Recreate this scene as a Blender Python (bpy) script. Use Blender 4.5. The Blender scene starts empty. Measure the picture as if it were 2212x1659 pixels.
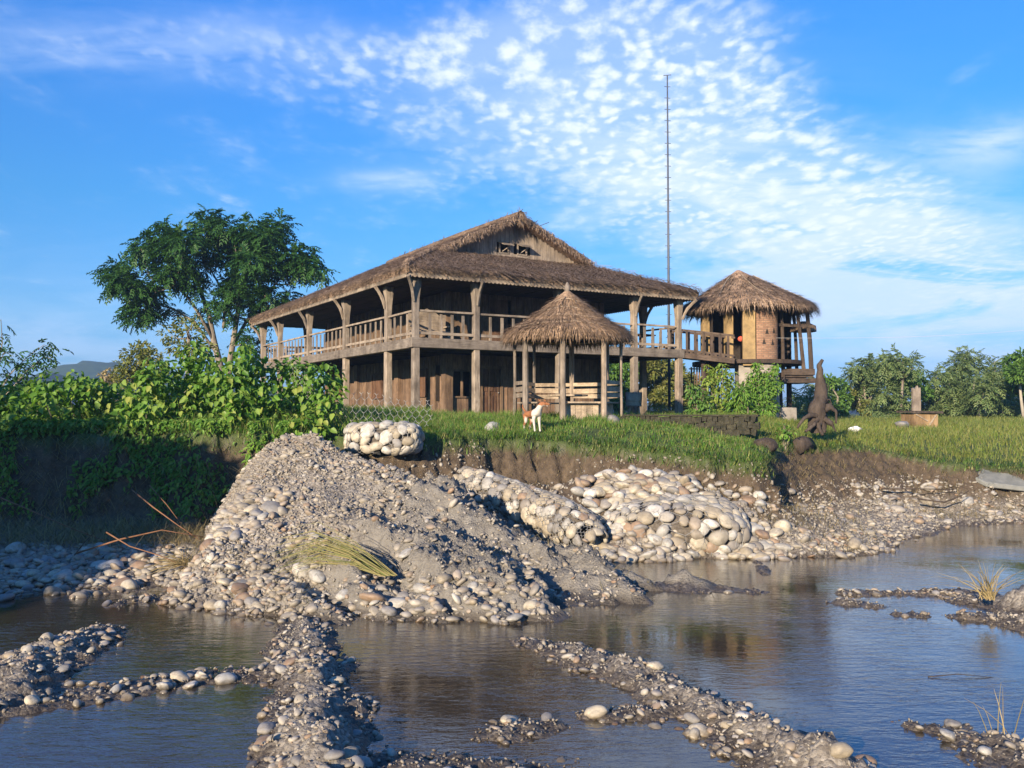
import bpy, math, random
import numpy as np
from mathutils import Vector, Matrix, Euler
random.seed(11)
RG = np.random.default_rng(11)
sc = bpy.context.scene
col = sc.collection
PI = math.pi
R = math.radians

# ------------------------------------------------------------------ view geometry
F, CX, CY, PITCH, EYE = 1950.0, 1106.0, 829.5, R(1.87), 2.85
CP, SP = math.cos(PITCH), math.sin(PITCH)
def ray(x, y):
    u = (x - CX) / F; v = (CY - y) / F
    return (u, CP - SP * v, SP + CP * v)
def at(x, y, Y):
    d = ray(x, y); k = Y / d[1]
    return Vector((d[0] * k, Y, EYE + d[2] * k))
def onz(x, y, z=0.0):
    d = ray(x, y); k = (z - EYE) / d[2]
    return Vector((d[0] * k, d[1] * k, z))

# ------------------------------------------------------------------ numpy noise
def _hash(ix, iy, iz, seed):
    n = (ix.astype(np.int64) * 374761393 + iy.astype(np.int64) * 668265263 + iz.astype(np.int64) * 2147483647 + seed * 974634777) & 0x7fffffff
    n = ((n ^ (n >> 13)) * 1274126177) & 0x7fffffff
    n = ((n ^ (n >> 16)) * 668265263) & 0x7fffffff
    return ((n ^ (n >> 15)) & 0xffff) / 65535.0
def vn(x, y, z=None, seed=0):
    x = np.asarray(x, float); y = np.asarray(y, float)
    two = z is None
    z = np.zeros_like(x) if two else np.asarray(z, float)
    ix, iy, iz = np.floor(x), np.floor(y), np.floor(z)
    fx, fy, fz = x - ix, y - iy, z - iz
    fx = fx * fx * (3 - 2 * fx); fy = fy * fy * (3 - 2 * fy); fz = fz * fz * (3 - 2 * fz)
    def L(dz):
        a = _hash(ix, iy, iz + dz, seed); b = _hash(ix + 1, iy, iz + dz, seed)
        c = _hash(ix, iy + 1, iz + dz, seed); d = _hash(ix + 1, iy + 1, iz + dz, seed)
        return (a * (1 - fx) + b * fx) * (1 - fy) + (c * (1 - fx) + d * fx) * fy
    r = L(0) if two else L(0) * (1 - fz) + L(1) * fz
    return r * 2 - 1
def fbm(x, y, z=None, oct=4, seed=0, gain=.5):
    s = 0; a = 1.0; t = 0
    for o in range(oct):
        f = 2.03 ** o
        s = s + a * vn(x * f + 17.3 * o, y * f - 9.1 * o, None if z is None else z * f + 3.7 * o, seed + o); t += a; a *= gain
    return s / t
def sstep(a, b, x):
    t = np.clip((x - a) / (b - a), 0, 1); return t * t * (3 - 2 * t)

# ------------------------------------------------------------------ objects
def tag(o, label=None, cat=None, group=None, kind=None):
    if label: o['label'] = label
    if cat: o['category'] = cat
    if group: o['group'] = group
    if kind: o['kind'] = kind
    return o
def empty(name, loc=(0, 0, 0), rz=0.0):
    o = bpy.data.objects.new(name, None); col.objects.link(o)
    o.location = loc; o.rotation_euler = (0, 0, rz); o.empty_display_size = .2
    return o
def copy_tree(o, parent=None):
    c = o.copy(); col.objects.link(c)
    if parent is not None: c.parent = parent
    for ch in list(o.children): copy_tree(ch, c)
    return c
def link_mesh(name, me, mat, parent=None):
    if mat is not None: me.materials.append(mat)
    o = bpy.data.objects.new(name, me); col.objects.link(o)
    if parent is not None: o.parent = parent
    return o
def np_mesh(name, V, Fc, mat, parent=None, smooth=False, attrs=None):
    """V (N,3); Fc an (M,k) array or a list of such arrays."""
    V = np.asarray(V, np.float32)
    if not isinstance(Fc, (list, tuple)): Fc = [Fc]
    Fc = [np.asarray(f, np.int32) for f in Fc if len(f)]
    me = bpy.data.meshes.new(name)
    me.vertices.add(len(V)); me.vertices.foreach_set('co', V.ravel())
    nl = sum(f.size for f in Fc); npoly = sum(len(f) for f in Fc)
    me.loops.add(nl); me.polygons.add(npoly)
    me.loops.foreach_set('vertex_index', np.concatenate([f.ravel() for f in Fc]))
    tot = np.concatenate([np.full(len(f), f.shape[1], np.int32) for f in Fc])
    st = np.concatenate([[0], np.cumsum(tot)[:-1]]).astype(np.int32)
    me.polygons.foreach_set('loop_start', st)
    try: me.polygons.foreach_set('loop_total', tot)
    except Exception: pass
    if smooth: me.polygons.foreach_set('use_smooth', np.ones(npoly, bool))
    for k, a in (attrs or {}).items():
        at_ = me.attributes.new(k, 'FLOAT', 'POINT'); at_.data.foreach_set('value', np.asarray(a, np.float32))
    me.update(calc_edges=True); me.validate()
    return link_mesh(name, me, mat, parent)

class MB:
    def __init__(s): s.v = []; s.f = []
    def add(s, vs, fs):
        n = len(s.v); s.v += [tuple(v) for v in vs]; s.f += [tuple(i + n for i in f) for f in fs]; return s
    def box(s, c, d, rot=None, jit=0.0):
        x, y, z = d[0] / 2, d[1] / 2, d[2] / 2
        vs = [Vector((a * x, b * y, e * z)) for e in (-1, 1) for a, b in ((-1, -1), (1, -1), (1, 1), (-1, 1))]
        if jit: vs = [v + Vector((random.uniform(-jit, jit), random.uniform(-jit, jit), random.uniform(-jit, jit))) for v in vs]
        if rot is not None:
            m = rot if isinstance(rot, Matrix) else Euler(rot).to_matrix()
            vs = [m @ v for v in vs]
        c = Vector(c)
        return s.add([v + c for v in vs], [(0, 3, 2, 1), (4, 5, 6, 7), (0, 1, 5, 4), (1, 2, 6, 5), (2, 3, 7, 6), (3, 0, 4, 7)])
    def beam(s, a, b, w, h, up=(0, 0, 1)):
        a, b = Vector(a), Vector(b); d = b - a; L = d.length; d.normalize()
        up = Vector(up); x = d.cross(up)
        if x.length < 1e-4: x = d.cross(Vector((1, 0, 0)))
        x.normalize(); y = x.cross(d)
        m = Matrix((x, d, y)).transposed()
        return s.box((a + b) / 2, (w, L, h), m)
    def tube(s, pts, rad, n=8, cap=True, wob=0.0):
        pts = [Vector(p) for p in pts]; base = len(s.v); k = len(pts)
        if not hasattr(rad, '__len__'): rad = [rad] * k
        pu = None; vs = []
        for i, p in enumerate(pts):
            d = (pts[min(i + 1, k - 1)] - pts[max(i - 1, 0)]).normalized()
            if pu is None:
                pu = d.cross(Vector((0, 0, 1)))
                if pu.length < .05: pu = d.cross(Vector((1, 0, 0)))
            u = (pu - d * pu.dot(d)).normalized(); w = d.cross(u); pu = u
            for j in range(n):
                a = 2 * PI * j / n; r = rad[i] * (1 + random.uniform(-wob, wob))
                vs.append(p + u * math.cos(a) * r + w * math.sin(a) * r)
        fs = [(i * n + j, i * n + (j + 1) % n, (i + 1) * n + (j + 1) % n, (i + 1) * n + j) for i in range(k - 1) for j in range(n)]
        if cap: fs += [tuple(range(n))[::-1], tuple((k - 1) * n + j for j in range(n))]
        return s.add(vs, fs)
    def lathe(s, prof, n=24, c=(0, 0, 0), a0=0.0, a1=2 * PI, wob=0.0):
        full = abs(a1 - a0 - 2 * PI) < 1e-6; m = n if full else n + 1; vs = []; c = Vector(c)
        for r, z in prof:
            for j in range(m):
                a = a0 + (a1 - a0) * j / n; q = r * (1 + random.uniform(-wob, wob))
                vs.append(c + Vector((q * math.cos(a), q * math.sin(a), z)))
        fs = [(i * m + j, i * m + (j + 1) % m, (i + 1) * m + (j + 1) % m, (i + 1) * m + j) for i in range(len(prof) - 1) for j in range(n)]
        return s.add(vs, fs)
    def prism(s, poly, ax_u, ax_v, org, thick):
        """flat polygon (u,v) extruded by the vector thick."""
        U, Vv, O, T = Vector(ax_u), Vector(ax_v), Vector(org), Vector(thick); n = len(poly)
        a = [O + U * p[0] + Vv * p[1] for p in poly]; b = [q + T for q in a]
        return s.add(a + b, [tuple(range(n))[::-1], tuple(range(n, 2 * n))] + [(i, (i + 1) % n, n + (i + 1) % n, n + i) for i in range(n)])
    def build(s, name, mat, parent=None, smooth=False, bevel=0.0):
        me = bpy.data.meshes.new(name); me.from_pydata(s.v, [], s.f); me.update()
        if smooth: me.polygons.foreach_set('use_smooth', [True] * len(me.polygons))
        o = link_mesh(name, me, mat, parent)
        if bevel:
            b = o.modifiers.new('bevel', 'BEVEL'); b.width = bevel; b.segments = 1; b.limit_method = 'ANGLE'
        return o

# ------------------------------------------------------------------ materials
class NT:
    def __init__(s, name):
        s.m = bpy.data.materials.new(name); s.m.use_nodes = True; s.t = s.m.node_tree; s.t.nodes.clear()
        s.out = s.n('ShaderNodeOutputMaterial')
    def n(s, typ, **kw):
        nd = s.t.nodes.new(typ)
        for k, v in kw.items():
            if k.startswith('i_'): nd.inputs[k[2:].replace('_', ' ')].default_value = v
            else: setattr(nd, k, v)
        return nd
    def l(s, a, b): s.t.links.new(a, b)
    def coord(s, kind='Object', scale=(1, 1, 1)):
        tc = s.n('ShaderNodeTexCoord'); mp = s.n('ShaderNodeMapping'); mp.inputs['Scale'].default_value = scale
        s.l(tc.outputs[kind], mp.inputs['Vector']); return mp.outputs['Vector']
    def noise(s, vec, scale, detail=5, rough=.6, dist=0.0):
        nd = s.n('ShaderNodeTexNoise'); nd.inputs['Scale'].default_value = scale; nd.inputs['Detail'].default_value = detail
        nd.inputs['Roughness'].default_value = rough; nd.inputs['Distortion'].default_value = dist
        s.l(vec, nd.inputs['Vector']); return nd.outputs['Fac']
    def ramp(s, fac, stops):
        r = s.n('ShaderNodeValToRGB'); e = r.color_ramp.elements
        while len(e) < len(stops): e.new(.5)
        for el, (p, c) in zip(e, stops): el.position = p; el.color = (*c, 1) if len(c) == 3 else c
        s.l(fac, r.inputs['Fac']); return r.outputs['Color']
    def mix(s, fac, a, b, typ='MIX'):
        m = s.n('ShaderNodeMix', data_type='RGBA', blend_type=typ)
        for sock, v in ((m.inputs[0], fac), (m.inputs[6], a), (m.inputs[7], b)):
            if hasattr(v, 'is_output'): s.l(v, sock)
            else: sock.default_value = v if not isinstance(v, tuple) or len(v) == 4 else (*v, 1)
        return m.outputs[2]
    def math(s, op, a, b=0.0, c=None, clamp=False):
        m = s.n('ShaderNodeMath', operation=op, use_clamp=clamp)
        for i, v in enumerate((a, b) if c is None else (a, b, c)):
            if hasattr(v, 'is_output'): s.l(v, m.inputs[i])
            else: m.inputs[i].default_value = v
        return m.outputs[0]
    def mapr(s, v, a, b, c=0.0, d=1.0, smooth=True):
        m = s.n('ShaderNodeMapRange'); m.interpolation_type = 'SMOOTHSTEP' if smooth else 'LINEAR'
        s.l(v, m.inputs[0])
        for i, q in enumerate((a, b, c, d)): m.inputs[i + 1].default_value = q
        return m.outputs[0]
    def bump(s, h, strength=.5, dist=.02):
        b = s.n('ShaderNodeBump'); b.inputs['Strength'].default_value = strength; b.inputs['Distance'].default_value = dist
        s.l(h, b.inputs['Height']); return b.outputs['Normal']
    def bsdf(s, colr, rough=.8, normal=None, spec=.3, sub=None):
        p = s.n('ShaderNodeBsdfPrincipled')
        for sock, v in (('Base Color', colr), ('Roughness', rough), ('Specular IOR Level', spec)):
            if hasattr(v, 'is_output'): s.l(v, p.inputs[sock])
            else: p.inputs[sock].default_value = (*v, 1) if isinstance(v, tuple) and len(v) == 3 else v
        if normal is not None: s.l(normal, p.inputs['Normal'])
        s.l(p.outputs[0], s.out.inputs['Surface']); return p

def simple(name, stops, scale=4, stretch=(1, 1, 1), detail=6, rough=.85, bump=.4, bdist=.02, bscale=None, spec=.25, big=None):
    t = NT(name); v = t.coord('Object', stretch)
    f = t.noise(v, scale, detail, .65); c = t.ramp(f, stops)
    if big:                                   # slow colour drift (scale, dark, light)
        g = t.noise(t.coord('Object'), big[0], 3, .5)
        c = t.mix(.9, c, t.ramp(g, [(.3, big[1]), (.7, big[2])]), 'MULTIPLY')
    h = t.noise(v, bscale or scale * 2.5, 6, .7)
    t.bsdf(c, rough, t.bump(h, bump, bdist) if bump else None, spec)
    return t.m

def wood(name, dark, light, axis, k=1.0, bump=.5, rough=.8):
    st = {'x': (.12, 1, 1), 'y': (1, .12, 1), 'z': (1, 1, .12)}[axis]
    t = NT(name); v = t.coord('Object', st); g = t.noise(v, 22 * k, 8, .7, .4); b = t.noise(t.coord('Object'), 1.3, 4, .6)
    mid = tuple((a + c) / 2 for a, c in zip(dark, light))
    c = t.ramp(g, [(.28, dark), (.5, mid), (.72, light)])
    c = t.mix(.85, c, t.ramp(b, [(.3, (.55, .52, .5)), (.72, (1.1, 1.08, 1.05))]), 'MULTIPLY')
    oi = t.n('ShaderNodeNewGeometry')
    c = t.mix(.8, c, t.ramp(oi.outputs['Random Per Island'], [(0, (.72, .7, .68)), (1, (1.1, 1.06, 1.0))]), 'MULTIPLY')
    ob = t.n('ShaderNodeObjectInfo'); c = t.mix(.8, c, t.ramp(ob.outputs['Random'], [(0, (.66, .66, .68)), (.5, (.95, .93, .9)), (1, (1.12, 1.06, 1.0))]), 'MULTIPLY')
    st2 = t.noise(t.coord('Object', (1, 1, .5)), 2.6, 5, .7); c = t.mix(.75, c, t.ramp(st2, [(.36, (.5, .48, .46)), (.56, (1.05, 1.03, 1.0))]), 'MULTIPLY')
    t.bsdf(c, rough, t.bump(g, bump, .012), .2); return t.m

def leafmat(name, cols, trans=.35, rough=.45, vein=True, island=True):
    t = NT(name); g = t.n('ShaderNodeNewGeometry'); oi = t.n('ShaderNodeObjectInfo')
    rnd = g.outputs['Random Per Island']
    n = len(cols); c = t.ramp(rnd, [(i / max(1, n - 1), q) for i, q in enumerate(cols)])
    b = t.noise(t.coord('Object'), 1.1, 3, .5)
    c = t.mix(.7, c, t.ramp(b, [(.3, (.7, .75, .7)), (.7, (1.15, 1.1, 1.0))]), 'MULTIPLY')
    p = t.n('ShaderNodeBsdfPrincipled'); t.l(c, p.inputs['Base Color']); p.inputs['Roughness'].default_value = rough; p.inputs['Specular IOR Level'].default_value = .25
    tr = t.n('ShaderNodeBsdfTranslucent'); c2 = t.mix(1.0, c, (1.25, 1.35, .6), 'MULTIPLY'); t.l(c2, tr.inputs['Color'])
    m = t.n('ShaderNodeMixShader'); m.inputs[0].default_value = trans
    t.l(p.outputs[0], m.inputs[1]); t.l(tr.outputs[0], m.inputs[2]); t.l(m.outputs[0], t.out.inputs['Surface'])
    return t.m

def stonemat(name, cols, rnd='island', rough=.62):
    t = NT(name)
    r = t.n('ShaderNodeNewGeometry').outputs['Random Per Island'] if rnd == 'island' else t.n('ShaderNodeObjectInfo').outputs['Random']
    n = len(cols); c = t.ramp(r, [(i / max(1, n - 1), q) for i, q in enumerate(cols)])
    v = t.coord('Object'); f = t.noise(v, 9 if rnd == 'island' else 2.0, 6, .7)
    c = t.mix(.8, c, t.ramp(f, [(.3, (.55, .52, .47)), (.65, (1.05, 1.03, 1.0))]), 'MULTIPLY')
    md = t.noise(t.coord('Object'), .9 if rnd == 'island' else 1.4, 4, .7); c = t.mix(t.mapr(md, .42, .7, .0, .75), c, (.19, .165, .13))
    # mud film low on everything the stream has wetted
    ge = t.n('ShaderNodeNewGeometry'); sp = t.n('ShaderNodeSeparateXYZ'); t.l(ge.outputs['Position'], sp.inputs[0])
    wet = t.mapr(sp.outputs['Z'], .0, .07, 1.0, 0.0)
    c = t.mix(wet, c, t.mix(1.0, c, (.42, .38, .33), 'MULTIPLY'))
    ro = t.mapr(sp.outputs['Z'], .0, .07, .25, rough)
    h = t.noise(v, 40 if rnd == 'island' else 8, 4, .6)
    t.bsdf(c, ro, t.bump(h, .25, .008), .35); return t.m

M = {}
M['post'] = wood('weathered_post_wood', (.16, .138, .115), (.42, .375, .325), 'z', .8)
M['beam_x'] = wood('grey_beam_wood_x', (.11, .10, .09), (.27, .25, .23), 'x')
M['beam_y'] = wood('grey_beam_wood_y', (.11, .10, .09), (.27, .25, .23), 'y')
M['rail_x'] = wood('rail_wood_x', (.22, .19, .16), (.48, .42, .35), 'x')
M['rail_y'] = wood('rail_wood_y', (.22, .19, .16), (.48, .42, .35), 'y')
M['plank'] = wood('red_brown_plank', (.115, .082, .06), (.30, .217, .16), 'z')
M['plank_up'] = wood('brown_plank', (.09, .063, .045), (.26, .195, .14), 'z')
M['gable'] = wood('silver_grey_plank', (.2, .18, .16), (.4, .36, .32), 'z', .7)
M['door'] = wood('carved_door_wood', (.12, .07, .045), (.25, .15, .10), 'z')
M['dark'] = wood('dark_old_wood', (.045, .035, .03), (.13, .10, .08), 'z')
M['dark_x'] = wood('dark_old_wood_x', (.05, .04, .035), (.16, .125, .10), 'x')
M['pale'] = wood('pale_board', (.26, .22, .17), (.55, .48, .39), 'x')
M['eave'] = wood('shaded_roof_boards', (.03, .022, .017), (.08, .06, .045), 'z')  # board colour darkened to deepen the veranda shade
M['inner_shade'] = simple('painted_interior_shade', [(.3, (.02, .016, .012)), (.7, (.04, .03, .024))], 3, bump=0)  # near-black colour stands in for shade inside rooms and openings
M['metal'] = simple('grey_galvanised_wire', [(.3, (.16, .16, .155)), (.7, (.28, .27, .25))], 20, rough=.6, bump=0, spec=.5)
M['mast'] = simple('dark_painted_steel', [(.3, (.05, .06, .08)), (.7, (.09, .10, .12))], 5, rough=.5, bump=0, spec=.4)

def thatchmat(name, cols, dk=(.62, .58, .55)):
    t = NT(name); r = t.n('ShaderNodeNewGeometry').outputs['Random Per Island']
    n = len(cols); c = t.ramp(r, [(i / (n - 1), q) for i, q in enumerate(cols)])
    v = t.coord('Object'); b = t.noise(v, .9, 5, .65); f = t.noise(v, 13, 5, .7)
    c = t.mix(.9, c, t.ramp(b, [(.32, dk), (.7, (1.18, 1.1, 1.02))]), 'MULTIPLY')
    c = t.mix(.8, c, t.ramp(f, [(.34, (.42, .40, .38)), (.62, (1.25, 1.2, 1.14))]), 'MULTIPLY')
    f2 = t.noise(t.coord('Object', (1, 1, 3.5)), 3.2, 5, .7); c = t.mix(.85, c, t.ramp(f2, [(.36, (.5, .47, .45)), (.6, (1.25, 1.2, 1.15))]), 'MULTIPLY')
    t.bsdf(c, .9, t.bump(f, .6, .03), .1); return t.m
M['thatch'] = thatchmat('old_brown_thatch', [(.13, .104, .085), (.265, .215, .172), (.385, .32, .26), (.29, .22, .165), (.24, .205, .175)])
M['thatch2'] = thatchmat('straw_brown_thatch', [(.18, .135, .097), (.31, .24, .175), (.41, .325, .24), (.26, .195, .14)])
# ------------------------------------------------------------------ terrain height
# terrace edge, from far left to far right: X, Y, edge z, cliff width, cliff-foot z, distance edge -> waterline
EDGE = [(-400, 60, 2.2, 1.5, .6, 5), (-60, 27, 2.3, 1.2, .5, 5), (-30, 21.5, 2.35, .9, .45, 5.5), (-11.6, 20.3, 2.4, .9, .4, 5.6),
        (-9.4, 20.2, 2.4, .8, .4, 5.4), (-7.2, 19.9, 2.4, .8, .4, 5.2), (-4.7, 20.0, 2.42, .8, .6, 5), (-3.6, 20.0, 2.3, .6, .9, 5),
        (-2.0, 20.6, 2.25, .5, 1.2, 5), (-.6, 21.8, 2.23, .45, 1.15, 4.6), (.55, 22.0, 2.22, .45, 1.15, 4.6), (2.1, 21.6, 2.08, .45, 1.2, 4.2),
        (3.6, 20.7, 1.9, .45, 1.15, 3.2), (4.9, 19.9, 1.78, .4, .95, 1.9), (5.6, 20.2, 1.8, .4, .7, 2.6), (6.0, 22.0, 1.85, .6, .5, 3.5), (7.4, 24.8, 1.95, 1.4, .6, 5.6),
        (10.1, 26.2, 1.88, 2.2, .45, 6.3), (11.6, 26.2, 1.6, 2.0, .4, 4.6), (12.4, 25.4, 1.42, 1.2, .25, 2.0), (14.4, 25.4, 1.36, .9, .2, 1.2),
        (20, 26, 1.4, .9, .2, 1.3), (60, 30, 1.6, 1, .3, 2), (400, 60, 1.8, 1.5, .5, 3)]
E = np.array(EDGE, float)
POLY = np.vstack([E[:, :2], [[4000, 60], [4000, 4000], [-4000, 4000], [-4000, 60]]])
def inside(X, Y):
    r = np.zeros(X.shape, bool); n = len(POLY)
    for i in range(n):
        x0, y0 = POLY[i]; x1, y1 = POLY[(i + 1) % n]
        if y0 == y1: continue
        c = ((y0 > Y) != (y1 > Y)) & (X < (x1 - x0) * (Y - y0) / (y1 - y0) + x0); r ^= c
    return r
def edge_field(X, Y):
    ds, ps = [], []
    for a, b in zip(E[:-1], E[1:]):
        dx, dy = b[0] - a[0], b[1] - a[1]
        t = np.clip(((X - a[0]) * dx + (Y - a[1]) * dy) / (dx * dx + dy * dy), 0, 1)
        ds.append(np.hypot(X - a[0] - t * dx, Y - a[1] - t * dy)); ps.append(t)
    ds = np.array(ds); dm = ds.min(0); w = np.exp(-(ds - dm) / .45); w /= w.sum(0)
    prm = [sum(w[i] * (E[i, k] * (1 - ps[i]) + E[i + 1, k] * ps[i]) for i in range(len(ds))) for k in (2, 3, 4, 5)]
    return np.where(inside(X, Y), dm, -dm), prm

def polyfield(X, Y, pts):
    """distance to a plan polyline and values interpolated along it; pts rows X,Y,v1,v2.."""
    P = np.array(pts, float); best = np.full(X.shape, 1e9); vals = [np.zeros(X.shape) for _ in range(P.shape[1] - 2)]
    side = np.zeros(X.shape)
    for a, b in zip(P[:-1], P[1:]):
        dx, dy = b[0] - a[0], b[1] - a[1]
        t = np.clip(((X - a[0]) * dx + (Y - a[1]) * dy) / (dx * dx + dy * dy), 0, 1)
        d = np.hypot(X - a[0] - t * dx, Y - a[1] - t * dy); m = d < best
        best = np.where(m, d, best); side = np.where(m, dx * (Y - a[1]) - dy * (X - a[0]), side)
        for k in range(len(vals)): vals[k] = np.where(m, a[2 + k] * (1 - t) + b[2 + k] * t, vals[k])
    return best, vals, side

def W(*rows): return [(*onz(r[0], r[1])[:2], r[2], r[3]) for r in rows]
BARS = [
 W((655, 1330, .22, .07), (655, 1400, .34, .2), (668, 1480, .40, .27), (690, 1560, .43, .3), (700, 1660, .46, .32), (710, 1850, .5, .32), (720, 2300, .7, .3)),
 W((1140, 1388, .2, .06), (1230, 1412, .27, .13), (1330, 1445, .32, .18), (1440, 1495, .36, .2), (1560, 1560, .38, .22), (1680, 1625, .4, .25), (1790, 1680, .42, .25), (1950, 1790, .5, .2), (2300, 2100, .6, .2)),
 W((1715, 1655, .24, .60), (1775, 1670, .28, .56)),
 W((-300, 1600, .9, .16), (-60, 1520, .75, .2), (30, 1460, .6, .2), (120, 1410, .5, .18), (215, 1368, .3, .1)),
 W((200, 1500, .22, .03), (330, 1483, .26, .06), (450, 1468, .2, .045), (560, 1455, .16, .03)),
 W((1055, 1592, .15, .05), (1130, 1580, .22, .1), (1185, 1572, .14, .06)),
 W((1270, 1548, .12, .05), (1340, 1542, .16, .07), (1420, 1545, .14, .06)),
 W((800, 1650, .3, .05), (950, 1668, .33, .06), (1080, 1680, .3, .05), (1300, 1720, .3, .04)),
 W((1815, 1303, .16, .04), (1860, 1306, .18, .06), (1905, 1312, .12, .04)),
 W((1825, 1282, .16, .06), (1930, 1283, .16, .07), (2050, 1282, .2, .08), (2120, 1284, .3, .1)),
 W((1945, 1328, .1, .03), (1985, 1328, .13, .05)),
 W((2110, 1300, .4, .18), (2200, 1312, .7, .42), (2330, 1325, 1.1, .55), (2700, 1360, 1.3, .5)),
 W((2095, 1335, .25, .1), (2200, 1345, .4, .2), (2350, 1380, .6, .3)),
 W((1975, 1572, .14, .05), (2080, 1590, .3, .08), (2190, 1625, .42, .1), (2330, 1660, .5, .14)),
 W((1290, 1250, .4, .12), (1390, 1262, .22, .07), (1480, 1273, .2, .09), (1560, 1274, .18, .07), (1640, 1278, .14, .04)),
 W((1640, 1215, .1, .03), (1650, 1240, .1, .03)),
 W((248, 1306, .13, .05), (325, 1294, .2, .06)),
]
# dumped gravel heap: crest line X, Y, z, front slope
CREST = [(-4.75, 19.1, 2.48, .64), (-4.2, 18.8, 2.44, .63), (-3.4, 18.4, 2.0, .56), (-2.5, 17.9, 1.8, .5), (-1.4, 17.4, 1.55, .44), (-.3, 16.5, 1.0, .42), (.6, 15.8, .5, .4), (1.45, 15.3, .02, .42)]

def H(X, Y, parts=False):
    X = np.asarray(X, float); Y = np.asarray(Y, float)
    d0, (ze, w1, zf, w2) = edge_field(X, Y)
    n1 = fbm(X * .9, Y * .9, seed=3); n2 = fbm(X * 3.2, Y * 3.2, seed=5); n3 = fbm(X * 9, Y * 9, seed=8, oct=3)
    near = np.exp(-np.abs(d0) / 2.5)
    d = d0 + near * (.32 * n1 + .24 * n2 + .07 * n3 + .28 * (np.abs(fbm(X * 2.1, Y * .7, seed=14, oct=3)) - .25))
    zt = 2.74 - .28 * sstep(8, 16, X) * 1.0 + 0.02 * n1
    zt = zt + .25 * sstep(38, 120, Y)
    L = 2.2 + 6.0 * sstep(8, 12, X)
    top = zt - (zt - ze) * np.exp(-np.maximum(d, 0) / L) + .035 * n2 + .02 * n3
    q = np.maximum(-d, 0)
    # crumbling face: clods step back and forth as it drops
    a = np.clip(q / w1, 0, 1); face = ze + (zf - ze) * (a ** .8)
    foot = zf * (1 - (q - w1) / np.maximum(w2 - w1, .1))
    bank = np.where(q < w1, face, foot) + (.07 * n2 + .05 * n3 + .16 * (np.abs(fbm(X * 4.5, Y * 4.5, seed=15, oct=3)) - .22) * sstep(1.6, .4, q)) * sstep(0, .25, q)
    bed = -.2 + .07 * n1 + .05 * n2 + .02 * n3
    far = np.clip((4.3 - Y) * .36, -.2, 1.25) + .05 * n2
    base = np.where(d > 0, top, np.maximum(bank, bed))
    zone = np.where(d > 0, 4, np.where(bank > bed, 1, 0))
    h = np.maximum(base, far)
    bars = np.full(X.shape, -9.0); n1b = fbm(X * 1.7, Y * 1.7, seed=26, oct=3); n2b = fbm(X * 2.6, Y * 2.6, seed=27, oct=2)
    for b in BARS:
        dd, (hw, hh), _ = polyfield(X, Y, b)
        dd = dd + .13 * n2 + .07 * n3 + .06 * n1
        u = dd / (hw * (1.05 + .55 * n1b))
        bars = np.maximum(bars, np.where(u < 1, .68 * hh * (1 - np.abs(u) ** 1.2) * (1 + .7 * n2b), -np.maximum(hh, .07) * 1.1 * (u - 1)))
    bars = bars + np.where(bars > -.05, .06 * n3 + .10 * (np.abs(fbm(X * 7, Y * 7, seed=23, oct=3)) - .2) * np.clip(bars * 6 + .3, 0, 1) + .035 * fbm(X * 24, Y * 24, seed=21, oct=2), 0)
    zone = np.where((bars > h) & (bars > -.1), 3, zone); h = np.maximum(h, bars)
    CX_, CY_ = [c[0] for c in CREST], [c[1] for c in CREST]
    back = sstep(-.25, .35, Y - np.interp(X, CX_, CY_)) * (X > CREST[0][0])
    lft = 1 + 1.4 * sstep(0, 1.8, CREST[0][0] - X) * sstep(12.6, 16.5, Y)
    acc = 0; cd = np.full(X.shape, 1e9)
    for c0, c1 in zip(CREST[:-1], CREST[1:]):
        dx, dy = c1[0] - c0[0], c1[1] - c0[1]
        t = np.clip(((X - c0[0]) * dx + (Y - c0[1]) * dy) / (dx * dx + dy * dy), 0, 1)
        dd = np.hypot(X - c0[0] - t * dx, Y - c0[1] - t * dy); cd = np.minimum(cd, dd)
        cs = c0[3] * (1 - t) + c1[3] * t; cs = (cs + (.85 - cs) * back) * lft
        acc = acc + np.exp((c0[2] * (1 - t) + c1[2] * t - cs * dd * (1 - .07 * np.minimum(dd, 4))) / .06)
    ph = .06 * np.log(acc + 1e-30)
    C2 = [(1.3, 20.2, 1.35), (2.5, 19.95, 1.6), (3.8, 19.6, 1.4), (4.5, 19.3, .95)]
    m2, (mz,), _s = polyfield(X, Y, C2); mz = mz - .62 * m2 + .06 * n2 + .04 * n3; mz = np.where((m2 < 2.6) & (d0 < .2), mz, -9)
    zone = np.where((mz > h) & (mz > -.1), 1, zone); h = np.maximum(h, mz)
    fur = X * .72 + Y * .70                               # furrows run down to the right
    rgt = sstep(-3.2, -1.4, X + (17.5 - Y) * .25)
    rough = .14 * n1 * (1 - .4 * rgt) + .09 * n2 + .04 * n3
    furrow = (.30 * vn(fur * 1.9 + .5 * n2, (X - Y) * .35, seed=31) + .18 * vn(fur * 4.6 + .6 * n2, (X - Y) * .8, seed=33)) * rgt
    pile = ph + (rough + furrow) * sstep(0, .5, ph + .35)
    clod = np.abs(fbm(X * 13, Y * 13, seed=41, oct=2))
    pile = pile + .2 * (clod - .15) * sstep(.1, .5, pile) * (.35 + .65 * rgt)
    pile = np.where(cd > 6.3, -9, pile)
    # the heap stops at the terrace edge
    pile = np.where(d0 > .5, -9, pile)
    zone = np.where((pile > h) & (pile > -.05), 2, zone); h = np.maximum(h, pile)
    if parts: return h, zone, d, rgt
    return h

def hz(x, y): return float(H(np.array([x]), np.array([y]))[0])

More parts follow.
